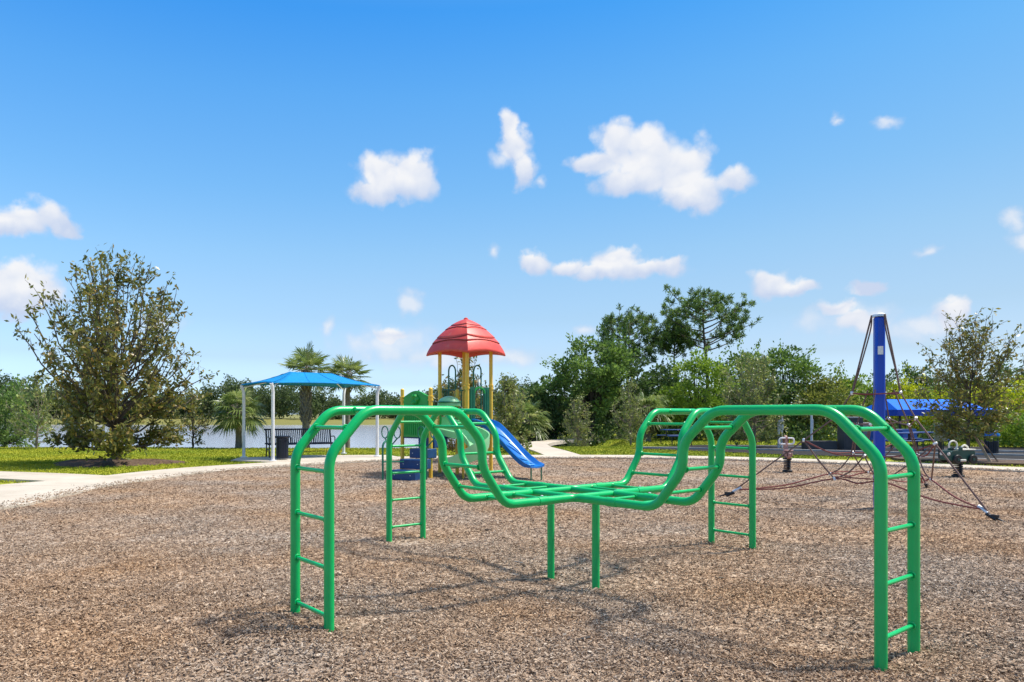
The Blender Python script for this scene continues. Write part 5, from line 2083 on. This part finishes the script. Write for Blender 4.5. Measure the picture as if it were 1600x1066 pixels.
    broadleaf(base(1570, 58), 5.0, 2.2, 1.6, 3.6, 'far dark tree behind the right lime bushes', 73, 'leaf_dark', 40, 120, .2)
    palm(base(1335, 46), 2.6, 1.5, 'rounded palm left of the mast behind the bushes', 74, nf=36, rt=.16, droop=.9)
    bed = [G(1405, 717.5), G(1460, 718.5), G(1530, 720), G(1640, 724), G(1640, 729.5), G(1560, 727.8), G(1480, 723.6), G(1420, 720.6)]
    bed = [b + Vector((0, .5, 0)) for b in bed]
    tag(MB().slab([(b.x, b.y) for b in bed], -.05, .045).build('tree_bed', MT['darkmulch'], smooth=False), 'brown mulch strip under the staked magnolia', None, None, 'structure')
    # young magnolia at the right, staked
    magnolia(base(1514, 21.3), 4.45, 1.4, 'staked sparse magnolia behind the jeep rider at the right', 75, nb=72, tw=10, lpt=9, ls=.135, r0=.06, mat='leaf_mag', bark='bark', flowers=2, zlow=.16, lowdense=.9,
             env=lambda s: np.interp(s, [0, .15, .35, .55, .8, .95, 1.0], [.3, .7, 1, .95, .85, .6, .3]))
    # shade loving undergrowth at the foot of the wood: one mass
    rng = np.random.default_rng(90)
    C, S, T = [], [], []
    for k in range(230):
        px = rng.uniform(835, 1660)
        Y = rng.uniform(38.5, 46) if px < 1250 else rng.uniform(37, 44)
        b = base(px, Y)
        r = rng.uniform(.5, 1.0)
        n = 90
        C.append(np.array(b) + np.array([0, 0, r * .5]) + ball_pts(rng, n) * rng.uniform(.4, 1.05, n)[:, None] * r)
        S.append(rng.uniform(.12, .26, n))
        T.append(.4 + .25 * rng.normal(size=n))
    C, S, T = np.concatenate(C), np.concatenate(S), np.concatenate(T)
    leaves('undergrowth', C, S, MT['leaf_dark'], None, T, rng, .5)
    tag(bpy.data.objects['undergrowth'], 'dark undergrowth along the foot of the wood', 'undergrowth', None, 'stuff')
    # closed wood behind it and along the far shore
    C, S, T = [], [], []
    for k in range(780):
        if k < 190:
            x, Y = rng.uniform(8, 62), rng.uniform(49, 60)
            top = rng.uniform(2.4, 4.4)
        else:
            x, Y = rng.uniform(-110, 62), rng.uniform(140, 158)
            top = rng.uniform(3.4, 6.2) * (1 + .3 * math.sin(x * .13) + .2 * math.sin(x * .41))
        big = 1 if k < 190 else 2
        z0 = float(ground_h(x, Y))
        for j in range(4 if k < 190 else 5):
            zc = z0 + top * (.2 + .8 * (j + .5) / 5)
            r = rng.uniform(.7, 1.2) * (1 if k < 190 else 1.4)
            n = 55
            C.append(np.array([x + rng.normal(0, .5), Y + rng.normal(0, .5), zc]) + ball_pts(rng, n) * rng.uniform(.3, 1.1, n)[:, None] * r)
            S.append(rng.uniform(.2, .45, n) * (1 if k < 190 else 1.5))
            T.append(.45 + .22 * rng.normal(size=n) + rng.normal(0, .15))
        if k == 189:
            C_, S_, T_ = np.concatenate(C), np.concatenate(S), np.concatenate(T)
            leaves('back_woodland', C_, S_, MT['leaf_dark'], None, T_, rng, .55)
            tag(bpy.data.objects['back_woodland'], 'closed dark woodland behind the edge trees', 'woodland', None, 'stuff')
            C, S, T = [], [], []
    C, S, T = np.concatenate(C), np.concatenate(S), np.concatenate(T)
    leaves('far_woodland', C, S, MT['far'], None, T, rng, .6)
    tag(bpy.data.objects['far_woodland'], 'far tree line along the opposite lake shore', 'woodland', None, 'stuff')


vegetation()
